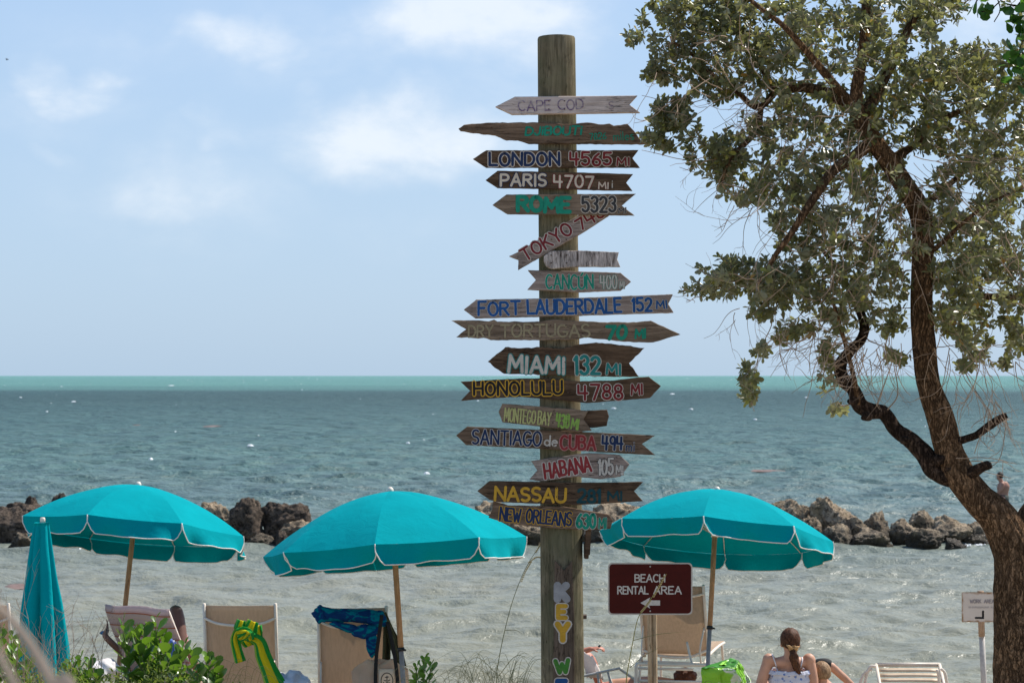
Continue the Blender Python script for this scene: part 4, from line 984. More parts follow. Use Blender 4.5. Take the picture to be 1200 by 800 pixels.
# white bundle on the sand between the two tan loungers
def lumpy(name, c, r, m, label, cat, seed=0, k=.25, parent=None):
    g = MB(); g.ell(c, r, None, 40, 26); g.v = [tuple(Vector(v)+(Vector(v)-c)*k*(noise.fractal(Vector(v)*11+Vector((seed, 0, 0)), 1, 2, 4)+.5*math.sin(v[0]*40+v[2]*60))) for v in g.v]
    o = g.build(name, m, parent); return tag(o, label, cat)
lumpy('white_cloth', P(340, 803, 17.0), (.16, .12, .12), plain('white blue cloth', (.55, .60, .70), .9, .35, 7), 'crumpled white and pale blue cloth low between the two tan loungers', 'towel', 2)
lumpy('white_cloth', P(122, 784, 17.3), (.13, .12, .08), plain('white cloth', (.66, .62, .60), .9, .2, 12), 'crumpled white cloth left of the striped towel, behind the green sprigs', 'towel', 5)
# lime green shopping bag
lb = thing('shopping_bag', tuple(P(852, 815, 17.2)), 'bright lime green crumpled shopping bag left of the woman', 'bag')
def lime_fn(n):
    co = obj_co(n); z = n.noise(co, 5.5, 3, .5, 1.0)
    c = n.ramp(z, [(0, (.24, .60, .02)), (.53, (.26, .62, .03)), (.56, (.72, .80, .62)), (.62, (.70, .78, .60)), (.635, (.25, .60, .03))])
    return pbsdf(n, c, .35, bump(n, n.noise(co, 12, 4, .6, 1.2), .9, .03), .5)
lime_m = mat('lime bag plastic', lime_fn)
pl = {'a': (822, 782), 'b': (842, 778), 'c': (857, 770.5), 'd': (866, 774), 'e': (880, 797), 'f': (884, 830), 'g': (822, 830), 'h': (862, 782), 'k': (834, 790)}
def pan_(ids, depths, m, nm):
    g = MB(); pts = [P(*pl[i], 17.1+d) for i, d in zip(ids, depths)]
    g.grid(lambda i, j: (pts[0].lerp(pts[1], j)).lerp(pts[3].lerp(pts[2], j), i)+Vector((0, .03, 0))*noise.noise(Vector((i*4, j*4, len(nm)))) + Vector((.008, 0, .012))*noise.noise(Vector((i*5, j*5, 9))), 12, 12)
    g.build(nm, m, lb, solid=.003)
pan_('ahfg', (0, -.05, -.05, 0), lime_m, 'front_panel'); pan_('hdef', (-.05, .02, .05, 0), lime_m, 'side_panel')
pan_('acdh', (.0, .25, .12, -.03), plain('dark green inside', (.03, .20, .015), .6, .3, 14), 'inside_panel'); pan_('bcdh', (.02, .27, .18, .1), lime_m, 'back_panel')

# ------------------------------------------------------------------ signs
red_s = plain('maroon sign face', (.068, .008, .006), .6, .12, 14, .03, .15)
def rsign(cx, cy, w, h, Y, r, m_edge, m_face, t, thick=.004, inset=1.6, labelf=None):
    def rr_poly(w, h, r):
        out = []
        for sx, sy, a0 in ((1, 1, 0), (-1, 1, 90), (-1, -1, 180), (1, -1, 270)):
            for k in range(7):
                a = math.radians(a0+15*k); out.append((cx+sx*(w/2-r)+r*math.cos(a), cy+sy*(h/2-r)+r*math.sin(a)))
        return out
    mp = lambda x, y, d=0: P(x, y, Y-d)
    def slab(poly, d0, d1, name, m):
        k = len(poly); g = MB(); g.add([mp(*p, d0) for p in poly]+[mp(*p, d1) for p in poly], [tuple(range(k)), tuple(reversed(range(k, 2*k)))]+[(i, k+i, k+(i+1) % k, (i+1) % k) for i in range(k)])
        return g.build(name, m, t, smooth=False)
    slab(rr_poly(w, h, r), 0, -thick, 'sign_plate', m_edge)
    if m_face: slab(rr_poly(w-2*inset, h-2*inset, max(.5, r-inset*.5)), .0008, .0002, 'sign_face', m_face)
    return mp
t = thing('rental_sign', (P(763, 0, 14.5).x, 14.5, gz(14.5)), 'brown sign with white words and arrow on a post right of the signpost', 'sign')
silver = plain('sign edge', (.50, .46, .42), .5, .1)
mp = rsign(762, 689.5, 99, 61, 14.4, 5, silver, red_s, t)
txm = plain('sign white', (.56, .53, .50), .6, .12, 60)
def sans(text, x0, yb, x1, h, wt=.17):
    fl, _ = lettering(text, x0, yb, x1, yb, h, mp, wt, 0, 0, 0, 0, .0012); fl.build('sign_lettering', txm, t, smooth=False)
sans('BEACH', 743.5, 682, 779.5, 9.8, .13); sans('RENTAL', 723.5, 696, 760, 9.8, .13); sans('AREA', 765.5, 696, 799, 9.8, .13)
g = MB(); g.add([mp(*p, .0016) for p in [(750.5, 706), (762, 699.5), (760.5, 703), (773.5, 703), (773.5, 709), (760.5, 709), (762, 712.5)]], [(0, 1, 2), (0, 2, 5), (0, 5, 6), (2, 3, 4, 5)]); g.build('arrow', txm, t, smooth=False)
g = MB()
for y in (663.5, 715.5): g.tube([mp(762, y, -.006), mp(762, y, .004)], .006, 8)
g.build('bolt', silver, t)
stk = m_wood('pale stake', (.36, .26, .16), (.56, .44, .30), 2, 30, .7, .6)
for xo in (760.2, 766):
    g = MB(); b0 = P(xo+.5, 659 if xo < 763 else 662, 14.425); b1 = P(xo+3, 0, 14.43); b1.z = gz(14.5)-.2
    g.tube([b0, b0.lerp(b1, .5), b1], .0175, 6); g.build('stake', stk, t, smooth=False)
t = thing('work_area_sign', (P(1151, 0, 17.1).x, 17.1, gz(17.1)), 'small rusty edged white sign half hidden by the tree trunk', 'sign')
def rust_fn(n):
    co = obj_co(n); z = n.noise(co, 20, 5, .7)
    sp = n('ShaderNodeSeparateXYZ', {0: n('ShaderNodeTexCoord').outputs['Generated']})
    e = n.math('MINIMUM', n.math('MINIMUM', sp.outputs[0], n.math('SUBTRACT', 1, sp.outputs[0])), n.math('MULTIPLY', n.math('MINIMUM', sp.outputs[2], n.math('SUBTRACT', 1, sp.outputs[2])), .7))
    m = n.rng(n.math('SUBTRACT', e, n.math('MULTIPLY', n.math('SUBTRACT', z, .5), .16)), .0, .05, 1, 0)
    return pbsdf(n, n.mix(m, n.mix(n.noise(co, 9, 3), (.62, .52, .44), (.74, .66, .58)), (.30, .14, .04)), .7)
mp = rsign(1153, 711, 52, 35, 17.0, 1.0, mat('rusty sign plate', rust_fn), None, t)
gtx = plain('faded sign print', (.30, .26, .26), .7)
fl, _ = lettering('WORK', 1136.5, 706.5, 1150, 706.5, 4.6, mp, .17, 0, 0, 0, 0, .001); fl.build('sign_lettering', gtx, t, smooth=False)
fl, _ = lettering('AREA', 1153, 706.5, 1165.5, 706.5, 4.6, mp, .17, 0, 0, 0, 0, .001); fl.build('sign_lettering', gtx, t, smooth=False)
g = MB(); r_ = random.Random(4)
for x0, x1 in ((1135, 1137), (1139, 1143), (1144, 1150), (1151, 1158), (1161, 1171)):
    x = x0
    while x < x1: ribbon(g, [(x, 712+r_.uniform(-.2, .2)), (x+.7, 709.8), (x+1.1, 712)], .22, 0, lambda a, b, d: mp(a, b, .001)); x += 1.7
g.build('faded_print_line', gtx, t, smooth=False)
g = MB(); ribbon(g, [(1143.5, 723.5), (1152, 723.5), (1152, 716)], 1.2, 0, lambda a, b, d: mp(a, b, .0015)); g.build('black_corner_mark', blk, t, smooth=False)
g = MB(); g.tube([P(1149, 692, 17.04), P(1150.5, 745, 17.04)], .028, 8); g.build('stake', m_wood('grey stake', (.33, .22, .15), (.5, .36, .26), 2, 30, .7, .4), t)
g = MB(); q1 = P(1154, 0, 17.03); q1.z = gz(17.1)-.2; g.tube([P(1150.4, 740, 17.06), P(1153, 800, 17.06), q1], .025, 10); g.build('lower_post', plain('weathered white pipe', (.55, .50, .45), .6, .15), t)

# ------------------------------------------------------------------ people
def fuse(mbx, name, m, parent, voxel=.010, sm=6):
    """fuse overlapping shapes into one continuous skin"""
    o = mbx.build(name, m, parent)
    md = o.modifiers.new('r', 'REMESH'); md.mode = 'VOXEL'; md.voxel_size = voxel; md.use_smooth_shade = True
    ms = o.modifiers.new('s', 'SMOOTH'); ms.iterations = sm; ms.factor = .5
    dg = bpy.context.evaluated_depsgraph_get(); me = bpy.data.meshes.new_from_object(o.evaluated_get(dg))
    o.modifiers.clear(); o.data = me; me.name = name
    if not me.materials: me.materials.append(m)
    me.shade_smooth(); return o
def hand(mbx, wrist, d, nrm, s=1.0, curl=.5, thumb=1):
    d = d.normalized(); nrm = (nrm-d*nrm.dot(d)).normalized(); sd_ = d.cross(nrm)
    R = Matrix((sd_, d, nrm)).transposed()
    mbx.ell(wrist+d*.05*s, (.040*s, .052*s, .016*s), R, 10, 8)
    for k, (off, ln) in enumerate([(-.029, .070), (-.010, .080), (.010, .075), (.029, .058)]):
        a = wrist+d*.085*s+sd_*off*s; q = curl*(.8+.15*k)
        b = a+(d*math.cos(q*.5)-nrm*math.sin(q*.5))*ln*.5*s; c = b+(d*math.cos(q*1.3)-nrm*math.sin(q*1.3))*ln*.5*s
        mbx.tube([wrist+d*.05*s+sd_*off*.8*s, a, b, c, c+(c-b)*.12], [.010*s, .0095*s, .0088*s, .0075*s, .004*s], 8)
    a = wrist+d*.025*s+sd_*thumb*.030*s; b = a+(d*.6+sd_*thumb*.6-nrm*.3).normalized()*.04*s; c = b+(d*.9+sd_*thumb*.2-nrm*.3).normalized()*.03*s
    mbx.tube([wrist+d*.015*s, a, b, c], [.013*s, .013*s, .011*s, .007*s], 8)
def limb(mbx, pts, rs, k=14):
    pp = smooth_path(pts, 5); mbx.tube(pp, lerp_list(rs, len(pp)), k)
    for p, r in zip(pts, rs): mbx.ell(p, r*.99, None, 10, 8)
def foot(mbx, ankle, d, s=1.0, up=Vector((0, 0, 1))):
    d = d.normalized(); R = Matrix((d.cross(up).normalized(), d, up)).transposed()
    mbx.ell(ankle+d*.06*s-up*.045*s, (.038*s, .11*s, .028*s), R, 12, 8); mbx.ell(ankle-d*.025*s-up*.03*s, .033*s, None, 8, 8)
    for k in range(5): mbx.ell(ankle+d*(.165-.010*k)*s-up*.05*s+d.cross(up).normalized()*(.026-.014*k)*s, (.009*s if k else .013*s, .02*s, .009*s), R, 8, 6)
def head(mbx, c, fwd, s=1.0, up=Vector((0, 0, 1))):
    """skull, jaw, nose, ears, brow; returns eye centres and mouth"""
    fwd = (fwd-up*fwd.dot(up)).normalized(); rt = fwd.cross(up); R = Matrix((rt, fwd, up)).transposed()
    mbx.ell(c+up*.02*s, (.074*s, .092*s, .090*s), R, 18, 12); mbx.ell(c+fwd*.022*s-up*.055*s, (.052*s, .062*s, .052*s), R, 14, 10)
    mbx.ell(c+fwd*.092*s-up*.020*s, (.011*s, .016*s, .022*s), R, 8, 6); mbx.ell(c+fwd*.075*s+up*.02*s, (.045*s, .014*s, .010*s), R, 8, 6)
    for q in (-1, 1): mbx.ell(c+rt*q*.075*s-up*.012*s-fwd*.005*s, (.010*s, .018*s, .028*s), R, 8, 8)
    return [c+fwd*.080*s+rt*q*.030*s+up*.005*s for q in (-1, 1)], c+fwd*.082*s-up*.055*s
def hairm(name, a, b):
    def fn(n):
        co = obj_co(n); z = n.noise(n.vmath('MULTIPLY', co, (140, 140, 18)), 1, 4, .6, .3)
        return pbsdf(n, n.mix(n.rng(z, .35, .65), a, b), .6, bump(n, z, .9, .004), .2)
    return mat(name, fn)
brown_hair = hairm('brown hair', (.03, .012, .006), (.15, .062, .028)); blond_hair = hairm('sandy hair', (.16, .09, .045), (.42, .27, .15)); red_hair = hairm('reddish hair', (.05, .018, .010), (.16, .06, .03)); dark_hair = hairm('dark hair', (.015, .01, .008), (.05, .03, .02))
def face_bits(t, eyes, mouth, s=1.0):
    for e in eyes:
        g = MB(); g.ell(e, (.012*s, .008*s, .008*s), None, 10, 8); g.build('eye', plain('eye white', (.6, .58, .55), .3, .05), t)
    g = MB(); g.ell(mouth, (.022*s, .008*s, .007*s), None, 10, 6); g.build('mouth', plain('lips', (.35, .12, .10), .5, .05), t)
def hairshell(t, c, s, m, fwd, long=0, up=Vector((0, 0, 1)), seed=0, cut=.45):
    g = MB(); g.ell(c+up*.020*s-fwd*.008*s, (.086*s, .100*s, .100*s), None, 36, 26); out = []
    for v in g.v:
        v = Vector(v); d = v-c; f = d.normalized().dot(fwd); u_ = d.normalized().dot(up)
        if f > .35 and u_ < cut+.35: v = c+d*.80
        if u_ < -.45: v = c+d*.8
        v += d.normalized()*(.006*noise.noise(Vector((math.atan2(d.y, d.x)*9, d.z*8, seed)))+.004*noise.noise(v*60))*s
        out.append(tuple(v))
    g.v = out; return g.build('hair', m, t)

# woman seated with her back to us
Yw = 16.6; zg = gz(Yw)
w = thing('person', (P(925, 0, Yw).x, Yw, zg), 'woman with ponytail and white blue sundress, seated with her back to the camera', 'person')
g = MB(); hd = P(926, 751.5, Yw-.0); X0 = P(925, 0, Yw).x
pel = V(X0, Yw+.02, zg+.13)
eyes, mouth = head(g, hd+V(0, .0, -.012), V(.05, 1, 0), 1.0)
limb(g, [hd+V(0, -.015, -.07), P(925, 772, Yw-.01), P(925, 780, Yw)], [.048, .050, .07])
g.ell(P(925, 776, Yw), (.155, .070, .060), None, 18, 10); g.ell(P(925, 797, Yw), (.150, .088, .13), None, 18, 12)
g.tube([P(925, 790, Yw), P(925, 812, Yw), V(X0, Yw+.0, zg+.30), pel], [.135, .128, .125, .15], 20, flat=.78)
g.ell(pel, (.18, .14, .12), None, 16, 10)
for q, sx, ex in ((-1, 901, 888), (1, 948, 955)):
    sh = P(sx, 773, Yw); el = P(ex, 816, Yw-.03); wr = V(X0+q*.33, Yw-.06, zg+.10)
    limb(g, [sh, sh.lerp(el, .5)+V(q*.006, 0, 0), el, el.lerp(wr, .55), wr], [.050, .047, .038, .034, .024]); g.ell(sh, (.056, .056, .058), None, 12, 10)
    hand(g, wr, V(q*.3, .6, -.25), V(0, .2, 1), 1, .3, -q)
    kn_ = V(X0+q*.14, Yw+.46, zg+.38); an = V(X0+q*.13, Yw+.72, zg+.08)
    limb(g, [pel+V(q*.09, .02, 0), kn_, an], [.088, .062, .038]); foot(g, an, V(q*.1, 1, 0))
wbody = fuse(g, 'body', skin_a, w, .0095, 5); face_bits(w, eyes, mouth)
hairshell(w, hd+V(0, 0, .0), .98, brown_hair, V(.05, 1, 0), seed=3, cut=.5)
g = MB(); tie = P(929.5, 760, Yw-.10)
g.tube(smooth_path([hd+V(.0, -.07, -.02), tie, P(930, 768, Yw-.125), P(932.5, 778, Yw-.12), P(935.5, 787, Yw-.115), P(935, 791, Yw-.11)], 6), lerp_list([.05, .022, .036, .034, .022, .005], 31), 18, True,
       lambda i, j, p, a: 1+.16*math.sin(a*4+i*.9)+.1*noise.noise(Vector((a*2, i*.5, 0)))); g.build('ponytail', brown_hair, w)
g = MB(); rh = random.Random(12)
for k in range(46):
    a_ = rh.uniform(0, 2*math.pi) if k < 30 else rh.uniform(3.6, 5.8); el_ = rh.uniform(-.3, 1.2); d_ = V(math.cos(a_)*math.cos(el_), math.sin(a_)*math.cos(el_), math.sin(el_))
    p0 = hd+V(0, 0, .018)+V(d_.x*.084, d_.y*.098, d_.z*.10); p1 = p0+V(rh.gauss(0, .008), -.012, -.02)+d_*.010; p2 = tie+V(rh.gauss(0, .02), -.02, rh.gauss(0, .02)) if d_.y < 0 else p1+V(rh.gauss(0, .012), -.02, -.035)
    q = smooth_path([p0, p1, p1.lerp(p2, .5)+d_*.014, p2], 4); g.tube(q, .0011, 3, False)
for k in range(16):
    p0 = tie+V(rh.gauss(0, .014), -.02, -.01); q = smooth_path([p0, P(931+rh.gauss(0, 2.2), 772, Yw-.13), P(935+rh.gauss(0, 2.8), 786+rh.uniform(0, 8), Yw-.12)], 5); g.tube(q, .0014, 3, False)
tag(g.build('loose_strands', brown_hair, w), kind='stuff')
g = MB()
for k in range(10):
    a = k*.63; g.ell(tie+V(.027*math.cos(a), -.004+.008*math.sin(k*2), .014*math.sin(a)+.004), (.017, .014, .015), None, 10, 8)
for a, b in ((-8, -5), (7, -3), (4, 6)): g.tube([tie+V(0, -.02, 0), P(929.5+a*.6, 760+b*.6, Yw-.13), P(929.5+a, 760+b, Yw-.12)], [.010, .012, .004], 8)
g.build('scrunchie', plain('gold scrunchie', (.50, .30, .13), .8, .2, 50, .3), w)
def dress_fn(n):
    co = obj_co(n); v = n('ShaderNodeTexVoronoi', {'Vector': co, 'Scale': 26.0}); z = n.noise(co, 50, 3)
    m_ = n.math('MULTIPLY', n.rng(v.outputs[0], .34, .26), n.rng(z, .4, .5))
    c = n.mix(m_, (.62, .63, .72), (.16, .24, .52))
    return pbsdf(n, c, .9, bump(n, n.noise(n.vmath('MULTIPLY', co, (60, 60, 12)), 1, 3), .5, .006), .1)
dress_m = mat('floral dress', dress_fn)
def dress(i, j):
    a = 2*math.pi*j; zt = P(0, 784.5, Yw).z; zb_ = zg+.05; z = zt+(zb_-zt)*i
    k = float(np.interp(z, [zg+.0, zg+.14, zg+.32, zt-.10, zt], [.240, .210, .162, .170, .168]))
    r = k*(1+.018*math.sin(a*14+i*5))+.006*math.sin(i*50)*(1 if i < .25 else 0)
    return V(X0+r*math.cos(a), Yw+r*.74*math.sin(a)+.004, z+.004*math.sin(a*9))
g = MB(); g.grid(dress, 40, 72); g.build('dress', dress_m, w, solid=.004)
g = MB()
def ruf(i, j):
    a = 2*math.pi*j; zt = P(0, 784.5, Yw).z; r = .172+.014*i+.006*math.sin(a*17)*i
    return V(X0+r*math.cos(a), Yw+r*.74*math.sin(a), zt+.004-.032*i+.003*math.sin(a*8))
g.grid(ruf, 4, 90); g.build('ruffle', dress_m, w, solid=.003)
from mathutils.bvhtree import BVHTree
bvh = BVHTree.FromPolygons([v.co.copy() for v in wbody.data.vertices], [tuple(p.vertices) for p in wbody.data.polygons]); wo = ORG[w.name]
for sx, bx, wd in ((904, 912.5, .0055), (944, 938, .0055)):
    pp = []
    for k in range(15):
        t_ = k/14; xx = bx+(sx-bx)*t_; yy = 787-26*t_; q_ = P(xx, yy, Yw-.09)-V(0, 1, 0)
        hit = bvh.ray_cast(q_-wo, V(0, 1, 0))
        if hit[0] is not None and hit[0].y+wo.y < Yw+.06: pp.append(hit[0]+wo+V(0, -.004, .001))
    lastp = pp[-1].copy(); pp += [lastp+V(0, .03, .004), lastp+V(0, .07, -.01), lastp+V(0, .10, -.05)]
    g = MB(); pp = smooth_path(pp, 3)
    g.grid(lambda i, j: pp[min(len(pp)-1, int(round(i*(len(pp)-1))))]+V((j-.5)*wd*2, 0, 0), len(pp)-1, 2); g.build('dress_strap', plain('white strap', (.75, .74, .78), .8, .05), w, solid=.004)

# child beside her, arm up
Yk = 16.7; zg = gz(Yk); b = thing('person', (P(962, 0, Yk).x, Yk, zg), 'child with short sandy hair and one arm raised in a black sleeve', 'person')
g = MB(); hd = P(963, 789, Yk); Xk = P(958, 0, Yk).x; eyes, mouth = head(g, hd, V(.1, 1, 0), .86)
limb(g, [hd+V(0, -.01, -.05), hd+V(0, 0, -.14)], [.042, .05]); g.ell(V(Xk+.02, Yk, hd.z-.2), (.14, .08, .09), None, 16, 10); g.tube([V(Xk+.02, Yk, hd.z-.2), V(Xk, Yk, zg+.12)], [.13, .12], 18, flat=.75); g.ell(V(Xk, Yk, zg+.11), (.15, .12, .10), None, 14, 10)
el = P(974.5, 780.5, Yk+.10); wr = P(1005, 808, Yk+.12)
limb(g, [V(Xk+.14, Yk, hd.z-.16), P(955, 786, Yk+.10), P(958, 779.5, Yk+.10), el], [.045, .042, .04, .037]); limb(g, [el, el.lerp(wr, .45), wr], [.036, .034, .024]); hand(g, wr, wr-el, V(0, 0, 1), .85, .4, 1)
wl = V(Xk-.25, Yk-.02, zg+.08); limb(g, [V(Xk-.13, Yk, hd.z-.19), V(Xk-.21, Yk, hd.z-.34), wl], [.042, .034, .022]); hand(g, wl, V(-.2, .5, -.2), V(0, 0, 1), .85, .3, 1)
for q in (-1, 1):
    kn_ = V(Xk+q*.12, Yk+.38, zg+.30); an = V(Xk+q*.10, Yk+.60, zg+.07); limb(g, [V(Xk+q*.08, Yk, zg+.11), kn_, an], [.075, .05, .033]); foot(g, an, V(0, 1, 0), .85)
fuse(g, 'body', skin_a, b, .0095, 5); face_bits(b, eyes, mouth, .86); hairshell(b, hd, .90, blond_hair, V(.1, 1, 0), seed=8)
g = MB(); g.tube(smooth_path([P(951, 797, Yk+.09), P(952.5, 787, Yk+.10), P(957.5, 779.5, Yk+.10), P(965, 777.5, Yk+.10), el.lerp(P(965, 777.5, Yk+.10), .25)], 5), [.050]*21, 16, True, lambda i, j, p, a: 1+.03*math.sin(a*5+i)); g.build('sleeve', blk, b)
g = MB(); g.tube([V(Xk+.02, Yk, hd.z-.125), V(Xk+.02, Yk, hd.z-.22), V(Xk, Yk, zg+.14), V(Xk, Yk, zg+.05)], [.10, .152, .14, .15], 24, flat=.74); g.build('shirt', blk, b)

# man wading far out
Ym = 56.8; m_ = thing('person', tuple(P(1174, 592, Ym).xy)+(-.55,), 'shirtless man in dark shorts wading waist deep beyond the rocks', 'person')
g = MB(); q = lambda x, y, d=0: P(x, y, Ym+d); eyes, mouth = head(g, q(1171.4, 558), V(-1, -.25, 0), 1.05, Vector((-.15, 0, 1)).normalized())
limb(g, [q(1172, 561), q(1174, 566)], [.06, .07]); g.tube(smooth_path([q(1174, 565), q(1175.5, 570), q(1175.3, 577), q(1174.6, 583)]), lerp_list([.13, .19, .155, .16], 19), 18, flat=.75)
for d in (-.16, .18):
    limb(g, [q(1174.6, 567, d), q(1172.5, 574, d*1.2), q(1167.8, 578.5, d*1.1)], [.062, .05, .032]); hand(g, q(1167.8, 578.5, d*1.1), V(-.8, 0, -.4), V(0, 0, 1), 1, .6, 1)
    limb(g, [q(1174.4, 584, d*.6), V(q(1174.4, 0).x-.02, Ym+d*.7, -.15), V(q(1174.4, 0).x, Ym+d*.7, -.95)], [.10, .07, .045]); foot(g, V(q(1174.4, 0).x, Ym+d*.7, -.95), V(-1, 0, 0))
fuse(g, 'body', plain('tanned skin', (.42, .20, .13), .5, .08, 6), m_, .018, 4); face_bits(m_, eyes, mouth); hairshell(m_, q(1171.4, 558), 1.07, dark_hair, V(-1, -.25, 0), seed=4, cut=.2)
g = MB(); g.tube([q(1174.8, 579.5), q(1174.5, 585), V(q(1174.4, 0).x, Ym, -.05)], [.175, .19, .20], 20, flat=.85); g.build('shorts', plain('dark green shorts', (.04, .05, .04), .8, .3, 6), m_)

# sunbather on the striped-towel lounger
z0 = gz(18); s_ = thing('person', tuple(x1_(0, .2, 0)), 'dark skinned sunbather with one knee raised beside the striped towel', 'person')
g = MB(); pel = x1_(.02, .22, .50); ch = x1_(0, -.12, .78); hd = x1_(0, -.20, 1.02)
eyes, mouth = head(g, hd, x1_(0, 1, 0)-x1_(0, 0, 0), 1.0)
limb(g, [hd, ch+V(0, 0, .12)], [.05, .055]); g.tube([ch+V(0, 0, .06), x1_(0, .05, .62), pel], [.15, .14, .15], 18, flat=.75)
kn_ = P(207, 716.5, 18.35); an = P(188, 770, 18.8); pel = P(203, 800, 18.05); hip = P(213, 780, 18.15)
limb(g, [hip, kn_, kn_.lerp(an, .4), an], [.080, .060, .052, .036]); foot(g, an, V(-.3, 1, .1)); limb(g, [pel, hip], [.1, .08])
kn2 = P(168, 738, 18.5); an2 = P(157.5, 722, 18.95); limb(g, [pel+V(-.08, .02, 0), kn2, an2], [.085, .058, .036]); foot(g, an2, V(-.3, .8, .5), 1, Vector((.1, -.45, .8)).normalized())
eb = P(126, 748, 18.0); hw_ = P(125.5, 738, 18.15); limb(g, [ch+V(-.16, 0, .06), x1_(-.30, -.05, .62), eb, hw_], [.045, .034, .030, .022]); hand(g, hw_, V(0, .3, .6), V(1, 0, 0), .7, .5, 1)
e2 = x1_(.3, .1, .55); limb(g, [ch+V(.16, 0, .06), e2, x1_(.2, .35, .60)], [.05, .038, .026]); hand(g, x1_(.2, .35, .60), V(-.4, 1, 0), V(0, 0, 1), .9, .5, 1)
fuse(g, 'body', skin_b, s_, .011, 5); face_bits(s_, eyes, mouth); hairshell(s_, hd, 1, dark_hair, (x1_(0, 1, 0)-x1_(0, 0, 0)), seed=5)
g = MB(); g.tube([P(210.5, 744, 18.30), P(213, 764, 18.2), pel+V(.02, 0, 0)], [.068, .085, .15], 16); g.build('shorts', plain('pink shorts', (.50, .17, .20), .8, .15), s_)
g = MB(); g.ell(P(121.5, 741, 18.1), (.038, .03, .018), None, 12, 8); tag(g.build('sun_cap', plain('blue cap', (.02, .16, .34), .7, .1)), 'small blue cap held by the sunbather at the left end of the striped towel', 'cap')

# person lying behind the upright lounger
Yp = 19.95; r_ = thing('person', tuple(P(780, 0, Yp).xy)+(gz(Yp),), 'person with curly reddish hair lying behind the upright lounger', 'person')
g = MB(); hd = P(803, 794, Yp); zl = gz(Yp)
eyes, mouth = head(g, hd, V(.3, 1, .1), 1); limb(g, [hd+V(-.03, 0, -.06), hd+V(-.12, 0, -.14)], [.05, .06])
g.tube(smooth_path([hd+V(-.10, 0, -.14), V(hd.x-.35, Yp, zl+.22), V(hd.x-.75, Yp+.05, zl+.18)]), lerp_list([.13, .15, .15], 13), 16, flat=.7)
for d in (-.12, .13):
    limb(g, [V(hd.x-.75, Yp+d*.7, zl+.17), V(hd.x-1.15, Yp+d, zl+.12), V(hd.x-1.5, Yp+d, zl+.07)], [.085, .06, .04]); foot(g, V(hd.x-1.5, Yp+d, zl+.09), V(-1, 0, -.1))
    wr = V(hd.x+.12, Yp+d*1.8, zl+.06); limb(g, [hd+V(-.12, d, -.16), V(hd.x-.04, Yp+d*1.9, zl+.08), wr], [.05, .04, .026]); hand(g, wr, V(1, -d, 0), V(0, 0, 1), .9, .3, 1)
fuse(g, 'body', skin_a, r_, .012, 4); face_bits(r_, eyes, mouth)
g = MB(); g.ell(hd+V(0, 0, .01), (.115, .11, .085), None, 40, 28); g.v = [tuple(Vector(v)+(Vector(v)-hd)*(.22*noise.noise(Vector(v)*28)+.10*noise.noise(Vector(v)*70))) for v in g.v]; g.build('hair', red_hair, r_)

# reader behind the signpost
Yr = 20.0; r2 = thing('person', tuple(P(672, 0, Yr).xy)+(gz(Yr),), 'person reclining behind the signpost, white cloth over raised knees', 'person')
g = MB(); zl = gz(Yr)+.38; pel = P(662, 812, Yr); pel.z = zl+.12; hd = P(655, 770, Yr+.1)
eyes, mouth = head(g, hd, V(.8, .5, 0), .95); limb(g, [hd, hd+V(0, 0, -.14)], [.045, .05]); g.tube([hd+V(0, 0, -.16), pel], [.14, .15], 16, flat=.7)
k1 = P(690, 772, Yr+.05); a1 = P(702, 800, Yr+.1)
for d in (-.08, .1): limb(g, [pel+V(.02, d, 0), k1+V(0, d, 0), a1+V(0, d, 0)], [.08, .058, .038]); foot(g, a1+V(0, d, -.0), V(1, .1, .2), .95)
sh = hd+V(.02, -.14, -.17); e1 = P(672, 768, Yr-.1); w1 = P(692, 760, Yr-.1); limb(g, [sh, e1, w1], [.045, .038, .028]); hand(g, w1, V(1, 0, .15), V(0, -.2, 1), 1, .8, 1)
sh = hd+V(.02, .14, -.17); limb(g, [sh, P(670, 778, Yr+.2), P(682, 775, Yr+.15)], [.045, .038, .026]); hand(g, P(682, 775, Yr+.15), V(1, 0, 0), V(0, 0, 1), .9, .6, 1)
fuse(g, 'body', plain('ruddy skin', (.50, .20, .13), .5, .08, 14), r2, .011, 4); face_bits(r2, eyes, mouth); hairshell(r2, hd, .96, dark_hair, V(.8, .5, 0), seed=9)
g = MB(); g.box(P(702, 757.5, Yr-.1), (.022, .012, .045), Matrix.Rotation(.5, 3, 'Y'), .003); tag(g.build('phone', plain('black plastic', (.02, .02, .02), .4)), 'small dark phone held up beside the signpost', 'phone')
g = MB(); g.grid(lambda i, j: P(681+7*i+(14+6*i)*j, 764+6*j*j+30*i-4*j*i, Yr-.12)+V(0, -.03*math.sin(j*3.1), .014*noise.noise(Vector((i*5, j*6, 0)))*1.5), 14, 14)
tag(g.build('white_towel', plain('white towelling', (.72, .68, .66), .9, .06, 40, .2), None, solid=.01), 'white cloth draped beside the right edge of the signpost', 'towel')

